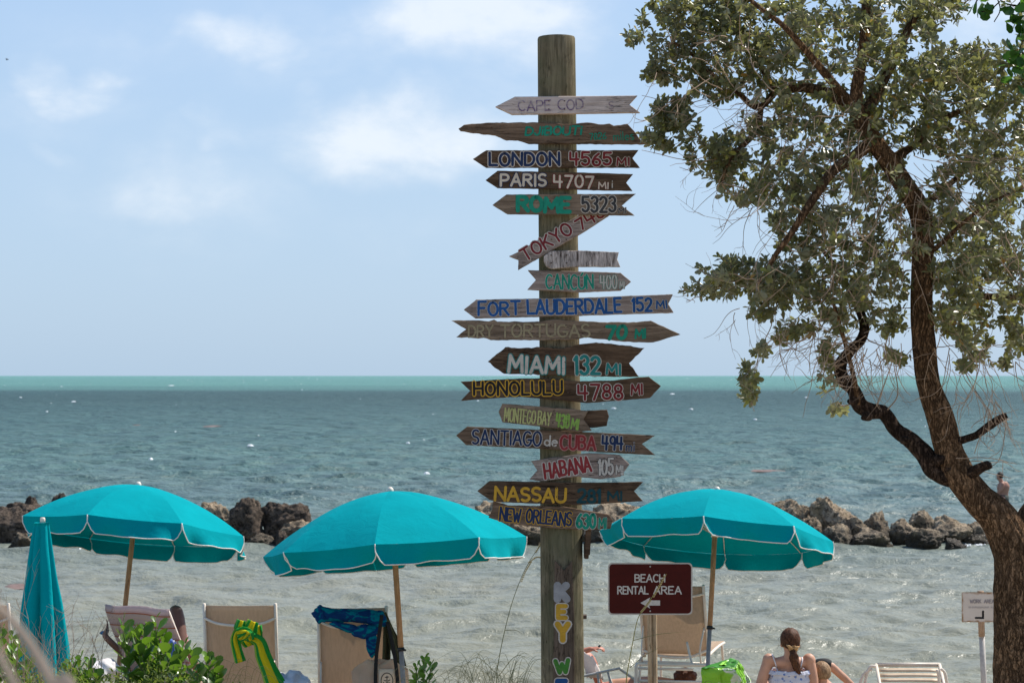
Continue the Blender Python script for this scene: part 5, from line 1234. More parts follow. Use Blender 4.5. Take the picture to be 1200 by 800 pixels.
# ------------------------------------------------------------------ leaves, trees
def leaf_proto(obov=.62, fold=.10, curl=.12):
    """unit leaf: length 1 along +y, normal +z; obovate outline"""
    w = 1.0
    pts = [(0, 0, 0), (0, .5, -fold*.7), (0, 1, -curl), (-.30*w, .32, fold*.1), (-.50*w, obov+.05, 0), (-.34*w, .90, -curl*.6), (.30*w, .32, fold*.1), (.50*w, obov+.05, 0), (.34*w, .90, -curl*.6)]
    fs = [(0, 1, 3), (3, 1, 4), (4, 1, 5), (5, 1, 2), (0, 6, 1), (6, 7, 1), (7, 8, 1), (8, 2, 1)]
    return np.array(pts, np.float32), np.array(fs, np.int32)
def leaf_frames(pos, dirs, ups, length, width, proto):
    """stack many leaves into vertex / face arrays"""
    d = dirs/np.linalg.norm(dirs, axis=1, keepdims=True)
    s = np.cross(d, ups); s /= np.linalg.norm(s, axis=1, keepdims=True)+1e-9; nrm = np.cross(s, d)
    pv, pf = proto; L = length[:, None, None]; Wd = width[:, None, None]
    v = pos[:, None, :]+s[:, None, :]*pv[None, :, 0:1]*Wd+d[:, None, :]*pv[None, :, 1:2]*L+nrm[:, None, :]*pv[None, :, 2:3]*L
    f = pf[None]+(np.arange(len(pos))*len(pv))[:, None, None]
    return v.reshape(-1, 3), f.reshape(-1, 3)
def leaf_mesh(name, v, f, m, tint, per):
    me = bpy.data.meshes.new(name); me.vertices.add(len(v)); me.vertices.foreach_set('co', v.astype(np.float32).ravel())
    me.loops.add(f.size); me.loops.foreach_set('vertex_index', f.ravel().astype(np.int32)); me.polygons.add(len(f))
    me.polygons.foreach_set('loop_start', np.arange(0, f.size, 3, dtype=np.int32)); me.polygons.foreach_set('loop_total', np.full(len(f), 3, np.int32))
    me.update(); a = me.attributes.new('tint', 'FLOAT', 'POINT'); a.data.foreach_set('value', np.repeat(tint, per).astype(np.float32)); me.shade_smooth(); me.materials.append(m)
    return me
silver_leaf = m_leaf('silver green leaf', (.152, .155, .080), (.41, .40, .30), (.42, .43, .12), .45, .32)
silver_leaf_i = m_leaf('silver green leaf single', (.152, .155, .080), (.41, .40, .30), (.42, .43, .12), .45, .32, False)
bark = m_bark('reddish bark', (.15, .085, .046), (.34, .21, .12), (.36, .21, .11))
darkbark = m_bark('dark knotty bark', (.04, .028, .022), (.13, .085, .06))
twig_m = plain('twig bark', (.40, .28, .19), .9, .45, 9)
TY = 12.7
tree = thing('shore_tree', (P(1203, 0, TY).x, TY, gz(TY)), 'large silvery leaved tree with twisting reddish trunk at the right side', 'tree')
# traced limbs: (x, y, radius px, depth offset)
LIMBS = [
 ('trunk', [(1206, 1010, 54, 0), (1206, 900, 44, 0), (1204, 800, 40, 0), (1201, 740, 36.5, 0), (1197, 690, 32, 0), (1190, 648, 26.5, 0), (1171, 608, 22, 0), (1146, 584, 18.5, 0), (1126, 558, 18, .0), (1111, 524, 16.5, .02), (1102, 490, 16, .03), (1088, 450, 13.5, .05), (1083, 405, 14, .05), (1080, 360, 13, .04), (1081, 310, 12.5, 0), (1081, 270, 12.5, -.05), (1076, 244, 13, -.08), (1060, 218, 12, -.1), (1042, 190, 11, -.12), (1024, 165, 10.5, -.14), (1008, 140, 10, -.15), (1003, 126, 10, -.16)]),
 ('limb', [(1003, 130, 9, -.16), (1004, 105, 7.5, -.2), (1011, 62, 6.5, -.25), (1015, 18, 6, -.3), (1016, -30, 5, -.3), (1025, -100, 4, -.2), (1015, -200, 2.5, -.1)]),
 ('limb', [(1003, 128, 8, -.16), (985, 108, 5.5, -.25), (958, 76, 4.5, -.4), (938, 52, 3.8, -.5), (915, 28, 3.2, -.6), (885, 5, 2.5, -.6), (850, -30, 2, -.6)]),
 ('limb', [(1000, 125, 8, -.14), (968, 108, 6.5, .0), (940, 103, 6, .1), (910, 104, 5.5, .2), (893, 80, 3.5, .25), (876, 50, 2.8, .3), (862, 20, 2, .3), (850, -10, 1.5, .3)]),
 ('limb', [(912, 104, 4.5, .2), (888, 126, 3.8, .2), (862, 106, 3.2, .15), (840, 92, 2.6, .1), (815, 68, 2, .1), (790, 50, 1.5, .0)]),
 ('limb', [(892, 124, 3.6, .2), (888, 150, 3.5, .1), (874, 168, 3.2, 0), (858, 182, 2.8, -.05), (850, 200, 2.2, -.1), (846, 215, 1.5, -.1)]),
 ('limb', [(1022, 166, 8, -.1), (1000, 184, 7, -.3), (975, 202, 6, -.45), (950, 238, 5, -.5), (928, 272, 3.8, -.5), (908, 300, 3, -.45), (890, 330, 2, -.4)]),
 ('limb', [(1040, 190, 7, -.1), (1060, 178, 5, .1), (1084, 160, 4.2, .2), (1108, 138, 3.5, .25), (1135, 128, 3, .3), (1165, 122, 2.4, .3), (1195, 118, 2, .3)]),
 ('limb', [(1010, 140, 7.5, -.1), (1034, 98, 5.5, .15), (1052, 62, 5, .2), (1068, 28, 4.5, .25), (1088, -5, 4, .3), (1110, -60, 3.2, .3), (1130, -140, 2.5, .3)]),
 ('limb', [(1078, 246, 7, 0), (1098, 228, 4, .3), (1125, 205, 3.2, .5), (1150, 175, 2.6, .6), (1180, 150, 2, .6)]),
 ('limb', [(1080, 300, 5, 0), (1100, 288, 3, -.2), (1130, 260, 2.4, -.35), (1160, 238, 2, -.4), (1200, 220, 1.5, -.4)]),
 ('knotty_limb', [(1122, 556, 14, .02), (1108, 556, 12.5, .05), (1094, 548, 11.5, .08), (1083, 531, 11, .1), (1068, 516, 10, .12), (1050, 503, 8.5, .14), (1036, 484, 8, .15), (1020, 481, 9.5, .15), (1008, 474, 9, .15), (1000, 456, 8, .15), (989, 445, 8, .15), (985, 428, 7.5, .15), (995, 412, 6.5, .15), (1010, 396, 6, .2), (1012, 376, 5.5, .25), (1000, 350, 4, .3), (985, 320, 3, .35), (965, 295, 2.2, .4)]),
 ('limb', [(1006, 473, 3.4, .12), (1000, 440, 3.0, .05), (992, 408, 2.8, 0), (984, 380, 2.4, -.1), (975, 350, 2, -.2)]),
 ('broken_branch', [(1118, 518, 6, .0), (1132, 514, 4.5, -.05), (1146, 509, 4.5, -.1), (1160, 498, 5, -.13), (1172, 490, 4.8, -.15), (1180, 486, 3.5, -.16)]),
 ('branch_stub', [(1136, 556, 7, -.05), (1147, 549, 6.2, -.16), (1158, 545, 5.6, -.22), (1160, 544, 4.5, -.23)]),
 ('limb', [(1196, 660, 25, .05), (1200, 628, 20, .1), (1214, 600, 17.5, .14), (1234, 575, 17, .2), (1256, 530, 16, .3), (1272, 470, 14, .35), (1276, 400, 12, .4), (1270, 340, 10, .4), (1285, 260, 8, .4), (1300, 160, 6, .3), (1310, 40, 4, .2), (1300, -60, 3, .1)]),
 ('limb', [(1272, 350, 8, .4), (1240, 352, 6, .35), (1205, 348, 5, .3), (1170, 348, 4.4, .25), (1140, 345, 3.6, .2), (1118, 338, 2.5, .15)]),
 ('limb', [(1300, 170, 5, .3), (1260, 140, 4, .2), (1225, 100, 3, .1), (1195, 70, 2, .0)]),
]
skel = []   # (point, radius m)
for bi, (nm, pts) in enumerate(LIMBS):
    ctrl = [P(x, y, TY+dz) for x, y, r, dz in pts]; rad = [r/F*(TY+dz) for x, y, r, dz in pts]
    kk = 14 if nm == 'trunk' else 8
    pp = smooth_path(ctrl, kk); rr2 = lerp_list(rad, len(pp))
    knotty = nm in ('knotty_limb', 'broken_branch', 'branch_stub'); big = rad[0] > .05
    def disp(i, j, p, a, big=big, knotty=knotty, nm=nm, bi=bi):
        ca, sa = math.cos(a), math.sin(a)
        v = 1+.05*noise.noise(Vector((ca*1.3, sa*1.3, p.z*2.5+bi)))
        fz = noise.noise(Vector((ca*(9 if big else 4), sa*(9 if big else 4), p.z*4.2+p.x*2.0+bi)))
        v += (.055 if nm == 'trunk' else .07)*(1-abs(fz)*3.2 if abs(fz) < .31 else 0)*-1+.035*noise.noise(Vector((ca*16, sa*16, p.z*11)))
        if knotty: v += .16*noise.noise(Vector((ca*1.6, sa*1.6, p.z*9+p.x*9)))+.10*noise.noise(Vector((ca*4, sa*4, p.x*22)))
        return v
    if nm in ('broken_branch', 'branch_stub'): jag = rr2
    g = MB(); g.tube(pp, rr2, 72 if nm == 'trunk' or rad[0] > .1 else (28 if rad[0] > .03 else 12), True, disp)
    o = g.build(nm, darkbark if knotty else bark, tree)
    for p, r in list(zip(pp, rr2)):
        if not (nm == 'trunk' and p.z < H+.2) and nm not in ('broken_branch', 'branch_stub') and r < .075: skel.append((p, r))
# knots
for x, y, r in ((1118, 548, 12), (1100, 538, 9), (1015, 488, 8), (1000, 470, 7), (1060, 515, 7)):
    g = MB(); c = P(x, y, TY-.03); rr_ = r/F*TY*.9; g.ell(c, (rr_, rr_*.8, rr_*.8), None, 24, 16); g.v = [tuple(Vector(v)+(Vector(v)-c)*(.35*noise.noise(Vector(v)*26)+.2*noise.noise(Vector(v)*55))) for v in g.v]; g.build('knot', darkbark, tree)
BL = [(792, 28, 40, 34, 26), (742, 42, 13, 9, 4), (830, 18, 55, 30, 40), (900, 28, 62, 38, 52), (980, 35, 55, 45, 50), (1050, 35, 50, 45, 44), (1060, 92, 60, 36, 46), (1118, 78, 45, 26, 34), (1172, 98, 45, 36, 44), (1150, 60, 20, 14, 5), (1105, 12, 30, 14, 14), (1200, 60, 20, 30, 14),
 (800, 74, 42, 24, 24), (772, 84, 20, 10, 7), (868, 70, 48, 32, 36), (925, 92, 48, 38, 34), (840, 105, 26, 12, 10), (786, 132, 24, 18, 14), (778, 158, 26, 16, 15), (802, 140, 20, 22, 10),
 (832, 182, 30, 20, 17), (872, 206, 40, 26, 26), (848, 172, 24, 12, 10), (868, 148, 24, 14, 8), (930, 160, 42, 38, 32), (990, 150, 40, 44, 30), (1050, 140, 55, 40, 38), (1120, 150, 50, 38, 44), (1178, 175, 40, 50, 46),
 (912, 232, 42, 26, 30), (968, 216, 42, 38, 32), (1040, 215, 36, 30, 22), (1135, 228, 50, 40, 42), (1182, 262, 38, 42, 34), (940, 272, 40, 26, 26), (985, 280, 46, 38, 36), (1042, 280, 30, 36, 22), (1118, 285, 38, 36, 34), (1168, 322, 42, 36, 36),
 (848, 312, 30, 12, 12), (862, 332, 46, 14, 22), (902, 318, 30, 18, 18), (930, 332, 38, 26, 26), (975, 340, 42, 32, 34), (1032, 335, 30, 32, 22), (1118, 335, 34, 30, 28), (1192, 368, 24, 30, 18), (808, 342, 9, 6, 2), (832, 340, 12, 8, 3),
 (900, 352, 26, 12, 9), (888, 366, 18, 8, 5), (932, 382, 20, 12, 7), (912, 392, 12, 8, 3), (980, 378, 22, 12, 8), (1040, 375, 22, 16, 9), (1128, 375, 34, 22, 20), (1142, 404, 18, 16, 9), (1132, 425, 10, 6, 3), (1170, 424, 12, 6, 3), (1194, 402, 16, 18, 8),
 (894, 410, 11, 6, 3), (877, 430, 8, 5, 2), (880, 450, 12, 12, 6), (876, 462, 10, 8, 3), (985, 476, 9, 6, 2), (972, 412, 12, 14, 5), (968, 440, 8, 20, 3), (1050, 418, 14, 6, 3), (975, 445, 6, 8, 1),
 (850, -40, 70, 30, 10), (950, -60, 80, 45, 18), (1060, -70, 80, 50, 20), (1180, -40, 80, 60, 26), (1020, -180, 110, 60, 10), (1150, -180, 110, 60, 14), (1290, 60, 70, 110, 40), (1280, 230, 60, 90, 50), (1260, 350, 40, 50, 22), (1310, -110, 80, 80, 16)]
rt = random.Random(21)
clusters = []
for (x, y, rx, ry, cnt) in BL:
    for _ in range(int(cnt*2.5+.5)):
        while True:
            a, b = rt.uniform(-1, 1), rt.uniform(-1, 1)
            if a*a+b*b <= 1: break
        px, py = x+a*rx*1.05, y+b*ry*1.05
        if px < 1200 and py > 0:
            if 1128 < px < 1196 and 6 < py < 46 and rt.random() < .93: continue
            if ((px-835)/24)**2+((py-138)/17)**2 < 1 and rt.random() < .85: continue
            if ((px-880)/20)**2+((py-262)/22)**2 < 1: continue
        side = min(1, max(.25, (px-740)/250)); dz = rt.gauss(0, .42)*side+(.1)
        clusters.append(P(px, py, TY+max(-1.1, min(1.3, dz))))
skp = np.array([tuple(p) for p, r in skel]); skr = np.array([r for p, r in skel]); nodes = list(skp); nrad = list(skr)
ca_ = np.array([tuple(c) for c in clusters]); d0 = np.array([np.min(np.linalg.norm(skp-c, axis=1)) for c in ca_])
tw = MB(); ends = []; NA = np.array(nodes); NR = np.array(nrad)
for ci in np.argsort(d0):
    c = Vector(ca_[ci]); dd = np.linalg.norm(NA-ca_[ci], axis=1); k = int(np.argmin(dd+(NA[:, 2] > c.z+.15)*.12+(NR < .004)*.05)); s0 = Vector(NA[k]); L = (c-s0).length
    if L < .02: s0 = s0+V(.03, 0, -.02)
    mid = s0.lerp(c, .5)+Vector((rt.gauss(0, .10), rt.gauss(0, .10), rt.gauss(.02, .10)))*max(.05, L)
    q = smooth_path([s0, s0.lerp(mid, .5)+Vector((rt.gauss(0, .04), rt.gauss(0, .04), rt.gauss(0, .04)))*max(.1, L), mid, mid.lerp(c, .5)+Vector((rt.gauss(0, .04), rt.gauss(0, .04), rt.gauss(0, .04)))*max(.1, L), c], 3)
    r0 = min(NR[k]*.7, .0036+.009*L); r1 = .0020
    tw.tube(q, list(np.linspace(r0, r1, len(q))), 4, False)
    dirv = (q[-1]-q[-3]).normalized(); ends.append((c, dirv))
    step = q[2::2]; NA = np.vstack([NA, np.array([tuple(p) for p in step])]); NR = np.concatenate([NR, np.linspace(r0, r1, len(q))[2::2]])
# bare curling twigs
def bare(x, y, L, dx, dz, dY=0, curl=1.2, r=.0028, kids=2):
    p = P(x, y, TY+dY); d = Vector((dx, rt.gauss(0, .2), dz)).normalized(); pts = [p]; w = Vector((rt.gauss(0, 1), rt.gauss(0, 1), rt.gauss(0, 1))).normalized(); n_ = 12
    for i in range(n_):
        d = (d+w*.13*curl+Vector((rt.gauss(0, .10), rt.gauss(0, .10), rt.gauss(0, .10)))).normalized(); pts.append(pts[-1]+d*L/n_)
        if rt.random() < .3: w = Vector((rt.gauss(0, 1), rt.gauss(0, 1), rt.gauss(0, 1))).normalized()
    tw.tube(smooth_path(pts, 2), list(np.linspace(r, r*.4, (len(pts)-1)*2+1)), 4, False)
    for _ in range(kids):
        k = rt.randint(4, 10); q = pts[k]
        bare((q.x/q.y*F)+CX, HY-(q.z-H)/q.y*F, L*.4, d.x+rt.gauss(0, .7), d.z+rt.gauss(0, .7), q.y-TY, curl, r*.7, 0)
for (x, y, L, dx, dz, cnt, sx, sy) in [(850, 205, .30, -.7, -.4, 5, 20, 8), (800, 130, .34, -1, -.05, 3, 20, 12), (905, 215, .35, -.3, -1, 5, 25, 8), (880, 245, .34, -.4, -.9, 5, 25, 10), (820, 185, .26, -.9, -.1, 4, 12, 6), (880, 110, .4, -.5, -.7, 8, 30, 10), (910, 390, .30, .5, -.7, 6, 18, 14),
    (960, 390, .45, -.6, -.7, 7, 25, 8), (1000, 395, .4, -.5, -.8, 9, 30, 15), (1020, 410, .42, .1, -1, 22, 30, 14), (975, 400, .5, -.5, -.8, 10, 22, 12), (1125, 420, .5, .5, -.8, 10, 22, 12), (1165, 470, .35, .2, -.9, 6, 12, 8), (1040, 400, .5, .0, -1, 10, 22, 10), (985, 440, .22, -.6, .1, 10, 10, 22), (1000, 420, .3, -.8, .3, 8, 10, 20), (1105, 400, .55, .4, -1, 8, 12, 14), (1150, 410, .5, .4, -1, 6, 20, 8), (1190, 420, .35, .3, -.9, 5, 12, 8),
    (1160, 500, .35, .3, .5, 4, 12, 6), (1150, 505, .28, .2, -.8, 3, 14, 4), (1175, 490, .2, .4, -.7, 4, 4, 3), (1120, 540, .4, 1, -.15, 2, 4, 4), (1050, 250, .6, -.2, -1, 30, 50, 35), (1010, 180, .5, -.5, -.7, 34, 55, 45), (960, 260, .5, -.3, -.9, 30, 55, 55), (940, 130, .45, -.6, -.4, 26, 55, 35), (1110, 190, .5, .6, -.3, 30, 55, 55), (860, 90, .4, -.6, .1, 18, 50, 35), (1150, 280, .5, .4, -.6, 22, 35, 50), (1000, 330, .5, -.1, -1, 14, 50, 30), (1075, 220, .5, .1, -1, 8, 12, 20), (860, 370, .3, -.7, -.7, 4, 15, 8), (815, 345, .16, -1, .1, 3, 10, 4), (905, 350, .4, -.2, -1, 5, 15, 8)]:
    for _ in range(cnt):
        bare(x+rt.gauss(0, sx*.6), y+rt.gauss(0, sy*.6), L*rt.uniform(.5, 1.1), dx+rt.gauss(0, .35), dz+rt.gauss(0, .35), rt.gauss(-.3, .35), 1.2, rt.uniform(.0016, .0034), rt.randint(0, 3))
for pth, r in (([(893, 345), (905, 375), (893, 405), (885, 432), (878, 460), (884, 482)], .0035), ([(960, 345), (935, 372), (912, 395), (890, 420)], .003), ([(905, 320), (860, 330), (830, 338), (800, 344)], .003), ([(1040, 480), (1052, 462), (1048, 430), (1043, 405)], .0045), ([(1027, 476), (1040, 440), (1050, 412)], .0045), ([(1180, 490), (1170, 540), (1140, 548), (1125, 545)], .003),
               ([(1125, 548), (1150, 552), (1185, 560)], .003), ([(870, 98), (820, 118), (790, 122), (765, 115), (752, 112)], .0032), ([(845, 190), (800, 187), (770, 180), (752, 176)], .003), ([(860, 205), (830, 206), (808, 200), (796, 196)], .003), ([(850, 215), (826, 235), (812, 250)], .0022), ([(1205, 450), (1185, 438), (1168, 430)], .003)):
    q = smooth_path([P(a, b, TY+.1) for a, b in pth], 5); tw.tube(q, list(np.linspace(r, r*.5, len(q))), 4, False)
tag(tw.build('twigs', twig_m, tree), kind='stuff')
# leaves
lp = leaf_proto(.62, .10, .14)
pos, dr, up_, ln, wd = [], [], [], [], []
for c, d in ends:
    k = rt.randint(7, 13); base_l = rt.uniform(.044, .068)
    ax_ = (d*.8+Vector((0, -.15, .35))).normalized(); a_, b_ = ax_.orthogonal().normalized(), None; b_ = ax_.cross(a_)
    for i in range(k):
        th = i*2.4+rt.gauss(0, .3); back = .045*(i/k)+rt.uniform(0, .012); spread = .45+.95*(i/k)+rt.gauss(0, .2)
        rad = a_*math.cos(th)+b_*math.sin(th); v = (ax_*math.cos(spread)+rad*math.sin(spread)+Vector((0, 0, -.12))).normalized()
        pos.append(tuple(c-ax_*back)); dr.append(tuple(v)); up = (ax_*.9-rad*.5+Vector((rt.gauss(0, .35), rt.gauss(0, .35), .35+rt.gauss(0, .35))))
        up_.append(tuple(up)); l = base_l*rt.uniform(.65, 1.1); ln.append(l); wd.append(l*rt.uniform(.42, .56))
pos, dr, up_, ln, wd = map(np.array, (pos, dr, up_, ln, wd)); tint = np.random.default_rng(3).random(len(pos))
# the 300 nearest to the camera in view are single leaves, the rest one mass
px_ = CX+F*pos[:, 0]/pos[:, 1]; py_ = HY+F*(H-pos[:, 2])/pos[:, 1]
vis = (px_ > 5) & (px_ < 1195) & (py_ > 5) & (py_ < 790); score = np.where(vis, pos[:, 1]-ln*25, 99); near = np.argsort(score)[:300]
sel = np.zeros(len(pos), bool); sel[near] = True
v, f = leaf_frames(pos[~sel], dr[~sel], up_[~sel], ln[~sel], wd[~sel], lp)
o_ = ORG[tree.name]; me = leaf_mesh('foliage', v-np.array(tuple(o_)), f, silver_leaf, tint[~sel], len(lp[0]))
ob = bpy.data.objects.new('foliage', me); COL.objects.link(ob); ob.parent = tree; tag(ob, kind='stuff')
def single_leaf_mesh(name, m, proto, wr=.5, roundy=False):
    me = bpy.data.meshes.new(name); pv, pf = proto; me.from_pydata([(a*wr, b, c) for a, b, c in pv.tolist()], [], pf.tolist()); me.materials.append(m); me.shade_smooth(); return me
lm_ = [single_leaf_mesh('leaf', silver_leaf_i, lp, w_) for w_ in (.44, .50, .56)]
def place_leaf(me, p, d, up, l, parent, name='leaf'):
    d = Vector(d).normalized(); s = d.cross(Vector(up)).normalized(); nn = s.cross(d)
    M = Matrix((s*l, d*l, nn*l)).transposed().to_4x4(); M.translation = Vector(p)-ORG[parent.name]
    o = bpy.data.objects.new(name, me); COL.objects.link(o); o.parent = parent; o.matrix_local = M; return o
for i in near: place_leaf(lm_[i % 3], pos[i], dr[i], up_[i], ln[i], tree)

# second tree: only an overhanging spray shows in the top right corner
glossy = m_leaf('round glossy leaf', (.035, .10, .018), (.08, .16, .05), (.16, .40, .04), .35, .3, False)
t2 = thing('broadleaf_tree', (P(1400, 0, 12.2).x, 12.2, gz(12.2)), 'tree with round dark glossy leaves reaching into the top right corner', 'tree')
g = MB(); g.tube(smooth_path([P(1400, 1000, 12.2), P(1395, 700, 12.2), P(1370, 350, 12.2), P(1330, 100, 12.1), P(1300, -60, 12.0)], 10), lerp_list([.16, .13, .11, .07, .03], 41), 24, True, lambda i, j, p, a: 1+.08*noise.noise(Vector((math.cos(a)*2, math.sin(a)*2, p.z*3)))); g.build('trunk', bark, t2)
tips = []
for pth in ([(1330, 100), (1270, 20), (1225, 0), (1204, 40), (1206, 90)], [(1315, 20), (1240, -40), (1185, -25), (1150, -5), (1140, 12)], [(1320, 60), (1250, 20), (1210, 10), (1180, 5), (1168, -4)], [(1206, 30), (1196, 55), (1190, 75)], [(1225, 0), (1200, 0), (1188, 12)], [(1168, -4), (1172, 12), (1165, 26)], [(1172, 2), (1160, 12), (1150, 14)]):
    q = smooth_path([P(a, b, 12.15) for a, b in pth], 6); g = MB(); g.tube(q, list(np.linspace(.012 if len(pth) > 3 else .004, .003, len(q))), 8); g.build('limb', darkbark, t2); tips.append(q)
lp2 = leaf_proto(.52, .06, .08); rm = [single_leaf_mesh('leaf', glossy, lp2, w_) for w_ in (.80, .92)]
for q, (cnt, lo) in zip(tips, ((60, .5), (26, .5), (10, .5), (22, .0), (16, .1), (0, 0), (0, 0))):
    for _ in range(cnt):
        k = int((lo+(1-lo)*rt.random())*(len(q)-1)); p = q[k]+Vector((rt.gauss(0, .055), rt.gauss(0, .08), rt.gauss(-.02, .06)))
        if (p.x/p.y*F+CX) < 1176 and HY-(p.z-H)/p.y*F > 14: continue
        place_leaf(rm[rt.randint(0, 1)], p, (rt.gauss(0, 1), rt.gauss(0, 1), rt.gauss(-.7, .6)), (rt.gauss(0, .8), rt.gauss(-.5, .6), 1), rt.uniform(.065, .095), t2)

# ------------------------------------------------------------------ dune plants
shrub_leaf = m_leaf('fleshy green leaf', (.06, .145, .018), (.12, .22, .05), (.30, .52, .035), .30, .30, False, (.13, .27, .02))
lp3 = leaf_proto(.60, .10, .06); sl = [single_leaf_mesh('leaf', shrub_leaf, lp3, w_) for w_ in (.60, .70)]
stem_m = plain('green stem', (.16, .17, .06), .7, .2)
def shrub(tops, label, Y=12.2, leafn=15, ll=.075, x0=None):
    xb = sum(t_[0] for t_ in tops)/len(tops); t = thing('dune_shrub', (P(xb, 0, Y).x, Y, gz(Y)), label, 'shrub', 'leafy dune shrubs')
    for (x, y) in tops:
        yy = Y+rt.gauss(0, .12); top = P(x, y, yy); foot_ = Vector((P(xb+(x-xb)*.45, 0, yy).x, yy, gz(yy)-.03)); mid = foot_.lerp(top, .55)+Vector((rt.gauss(0, .03), 0, 0))
        q = smooth_path([foot_, mid, top], 8); g = MB(); g.tube(q, list(np.linspace(.007, .003, len(q))), 6); g.build('stem', stem_m, t)
        for i in range(leafn):
            s = 1-(i/leafn)*.55; k = s*(len(q)-1); a = q[int(k)].lerp(q[min(len(q)-1, int(k)+1)], k-int(k)); th = i*2.4+rt.gauss(0, .25)
            out = Vector((math.cos(th), math.sin(th), 0)); el = 1.15-.70*(1-s)/.55+rt.gauss(0, .12); d = (out*math.cos(el)+Vector((0, 0, 1))*math.sin(el))
            place_leaf(sl[i % 2], a+out*.006, d, Vector((0, 0, 1))-out*.8+Vector((rt.gauss(0, .25), rt.gauss(0, .25), 0)), ll*(.55 if i < 3 else 1)*rt.uniform(.85, 1.15), t)
    return t
shrub([(2, 738), (13, 742), (24, 752), (8, 764), (34, 772), (-6, 750)], 'leafy sprigs at the far left edge, left of the folded umbrella', 12.3, 17, .092)
shrub([(82, 776), (93, 772), (104, 774), (112, 788), (98, 788)], 'low leafy sprigs just right of the folded umbrella foot', 12.0, 14, .095)
shrub([(143, 728), (155, 738), (168, 734), (182, 724), (175, 752), (191, 744), (150, 754), (199, 764), (163, 768), (186, 772)], 'tallest bright green sprigs, in front of the striped towel', 12.2, 16, .104)
shrub([(215, 755), (224, 760), (241, 768), (252, 774), (233, 782), (256, 790)], 'green sprigs between the striped towel and the tan lounger with the knotted towel', 12.1, 16, .096)
shrub([(488, 780), (497, 771), (505, 778)], 'small lone sprig with upright leaves right of the canvas bag', 12.4, 16, .080)
# low fine ground foliage
rg = np.random.default_rng(9); cnt = 11000
gx = rg.uniform(-60, 290, cnt); gY = rg.uniform(11.2, 13.2, cnt)
top_y = 783+9*np.sin(gx*.05+1)+8*np.sin(gx*.13)+np.where(gx > 200, (gx-200)*.28, 0)+np.where((gx > 40) & (gx < 75), 8, 0)
ztop = H+(HY-top_y)/F*gY; zgd = np.array([gz(y) for y in gY]); zz = zgd+(ztop-zgd)*np.sqrt(rg.random(cnt))*rg.uniform(.8, 1.03, cnt)
pos = np.stack([(gx-CX)/F*gY, gY, zz], 1); dr = np.stack([rg.normal(0, .7, cnt), rg.normal(0, .7, cnt), rg.uniform(.2, 1.3, cnt)], 1); up_ = np.stack([rg.normal(0, .6, cnt), rg.normal(0, .6, cnt), np.ones(cnt)], 1)
ln = rg.uniform(.018, .038, cnt); v, f = leaf_frames(pos, dr, up_, ln, ln*.36, leaf_proto(.5, .08, .1))
me = leaf_mesh('ground_cover', v, f, m_leaf('fine olive leaf', (.085, .12, .022), (.15, .19, .07), (.34, .42, .04), .55, .5), rg.random(cnt)*.95, 9)
o = bpy.data.objects.new('ground_cover', me); COL.objects.link(o); tag(o, 'fine leaved low dune plants filling the bottom left corner', kind='stuff')
# dry twiggy bushes
dry_m = plain('dry twig', (.28, .20, .15), .9, .35, 12)
def dry(x, y0, y1, label, n_=9, spread=20, Y=12.0):
    t = thing('dry_bush', (P(x, 0, Y).x, Y, gz(Y)), label, 'bush')
    def rec(g, p, d, L, r, dep):
        q = [p]
        for i in range(5): d = (d+Vector((rt.gauss(0, .13), rt.gauss(0, .13), rt.gauss(.03, .08)))).normalized(); q.append(q[-1]+d*L/5)
        g.tube(q, list(np.linspace(r, r*.6, 6)), 4, False)
        if dep:
            for k in range(rt.randint(2, 3)):
                rec(g, q[rt.randint(2, 5)], (d+Vector((rt.gauss(0, .5), rt.gauss(0, .4), rt.gauss(.1, .2)))).normalized(), L*rt.uniform(.4, .65), r*.6, dep-1)
    for i in range(n_):
        b = P(x+rt.gauss(0, spread*.6), 0, Y+rt.gauss(0, .15)); b.z = gz(Y); tz = P(0, rt.uniform(y1, (y0+y1)/2), Y).z
        g = MB(); rec(g, b, Vector((rt.gauss(0, .16), rt.gauss(0, .1), 1)).normalized(), (tz-b.z)*.8, .0032, 3); g.build('dry_stem', dry_m, t)
dry(58, 800, 712, 'pale leafless twigs rising in front of the folded umbrella', 12, 32)
dry(118, 800, 745, 'pale leafless twigs left of the striped towel', 7, 14, 12.1)
dry(20, 800, 745, 'pale leafless twigs at the left edge among green sprigs', 5, 14, 12.2)
# grass arcs
grass_m = plain('grass blade', (.20, .19, .08), .7, .4, 5); straw_m = plain('straw blade', (.42, .34, .16), .7, .3, 5)
def blade(g, pth, w, Y):
    q = smooth_path([P(a, b, Y) for a, b in pth], 6); m = len(q)
    vs = []; 
    for i, p in enumerate(q):
        d = (q[min(i+1, m-1)]-q[max(i-1, 0)]).normalized(); s = d.cross(Vector((.2, -1, .3))).normalized()*w*.5*(1-(i/(m-1))**2*.85)
        vs += [p-s, p+Vector((0, -w*.2, 0)), p+s]
    g.add(vs, [(3*i, 3*i+1, 3*i+4, 3*i+3) for i in range(m-1)]+[(3*i+1, 3*i+2, 3*i+5, 3*i+4) for i in range(m-1)])
g = MB(); g2 = MB()
for _ in range(75):
    x = rt.choice([rt.gauss(520, 18), rt.gauss(560, 16), rt.gauss(590, 18), rt.gauss(575, 30)]); Y = rt.uniform(12.0, 12.9); s = rt.choice((-1, 1))*rt.uniform(.3, 1.1); top = rt.uniform(764, 800); h_ = 900-top
    yb = HY+(H-gz(Y))*F/Y
    blade(g if rt.random() < .7 else g2, [(x, yb+2), (x+s*12, (yb+top)/2), (x+s*32, top), (x+s*62, top+rt.uniform(2, 22))], .0036, Y)
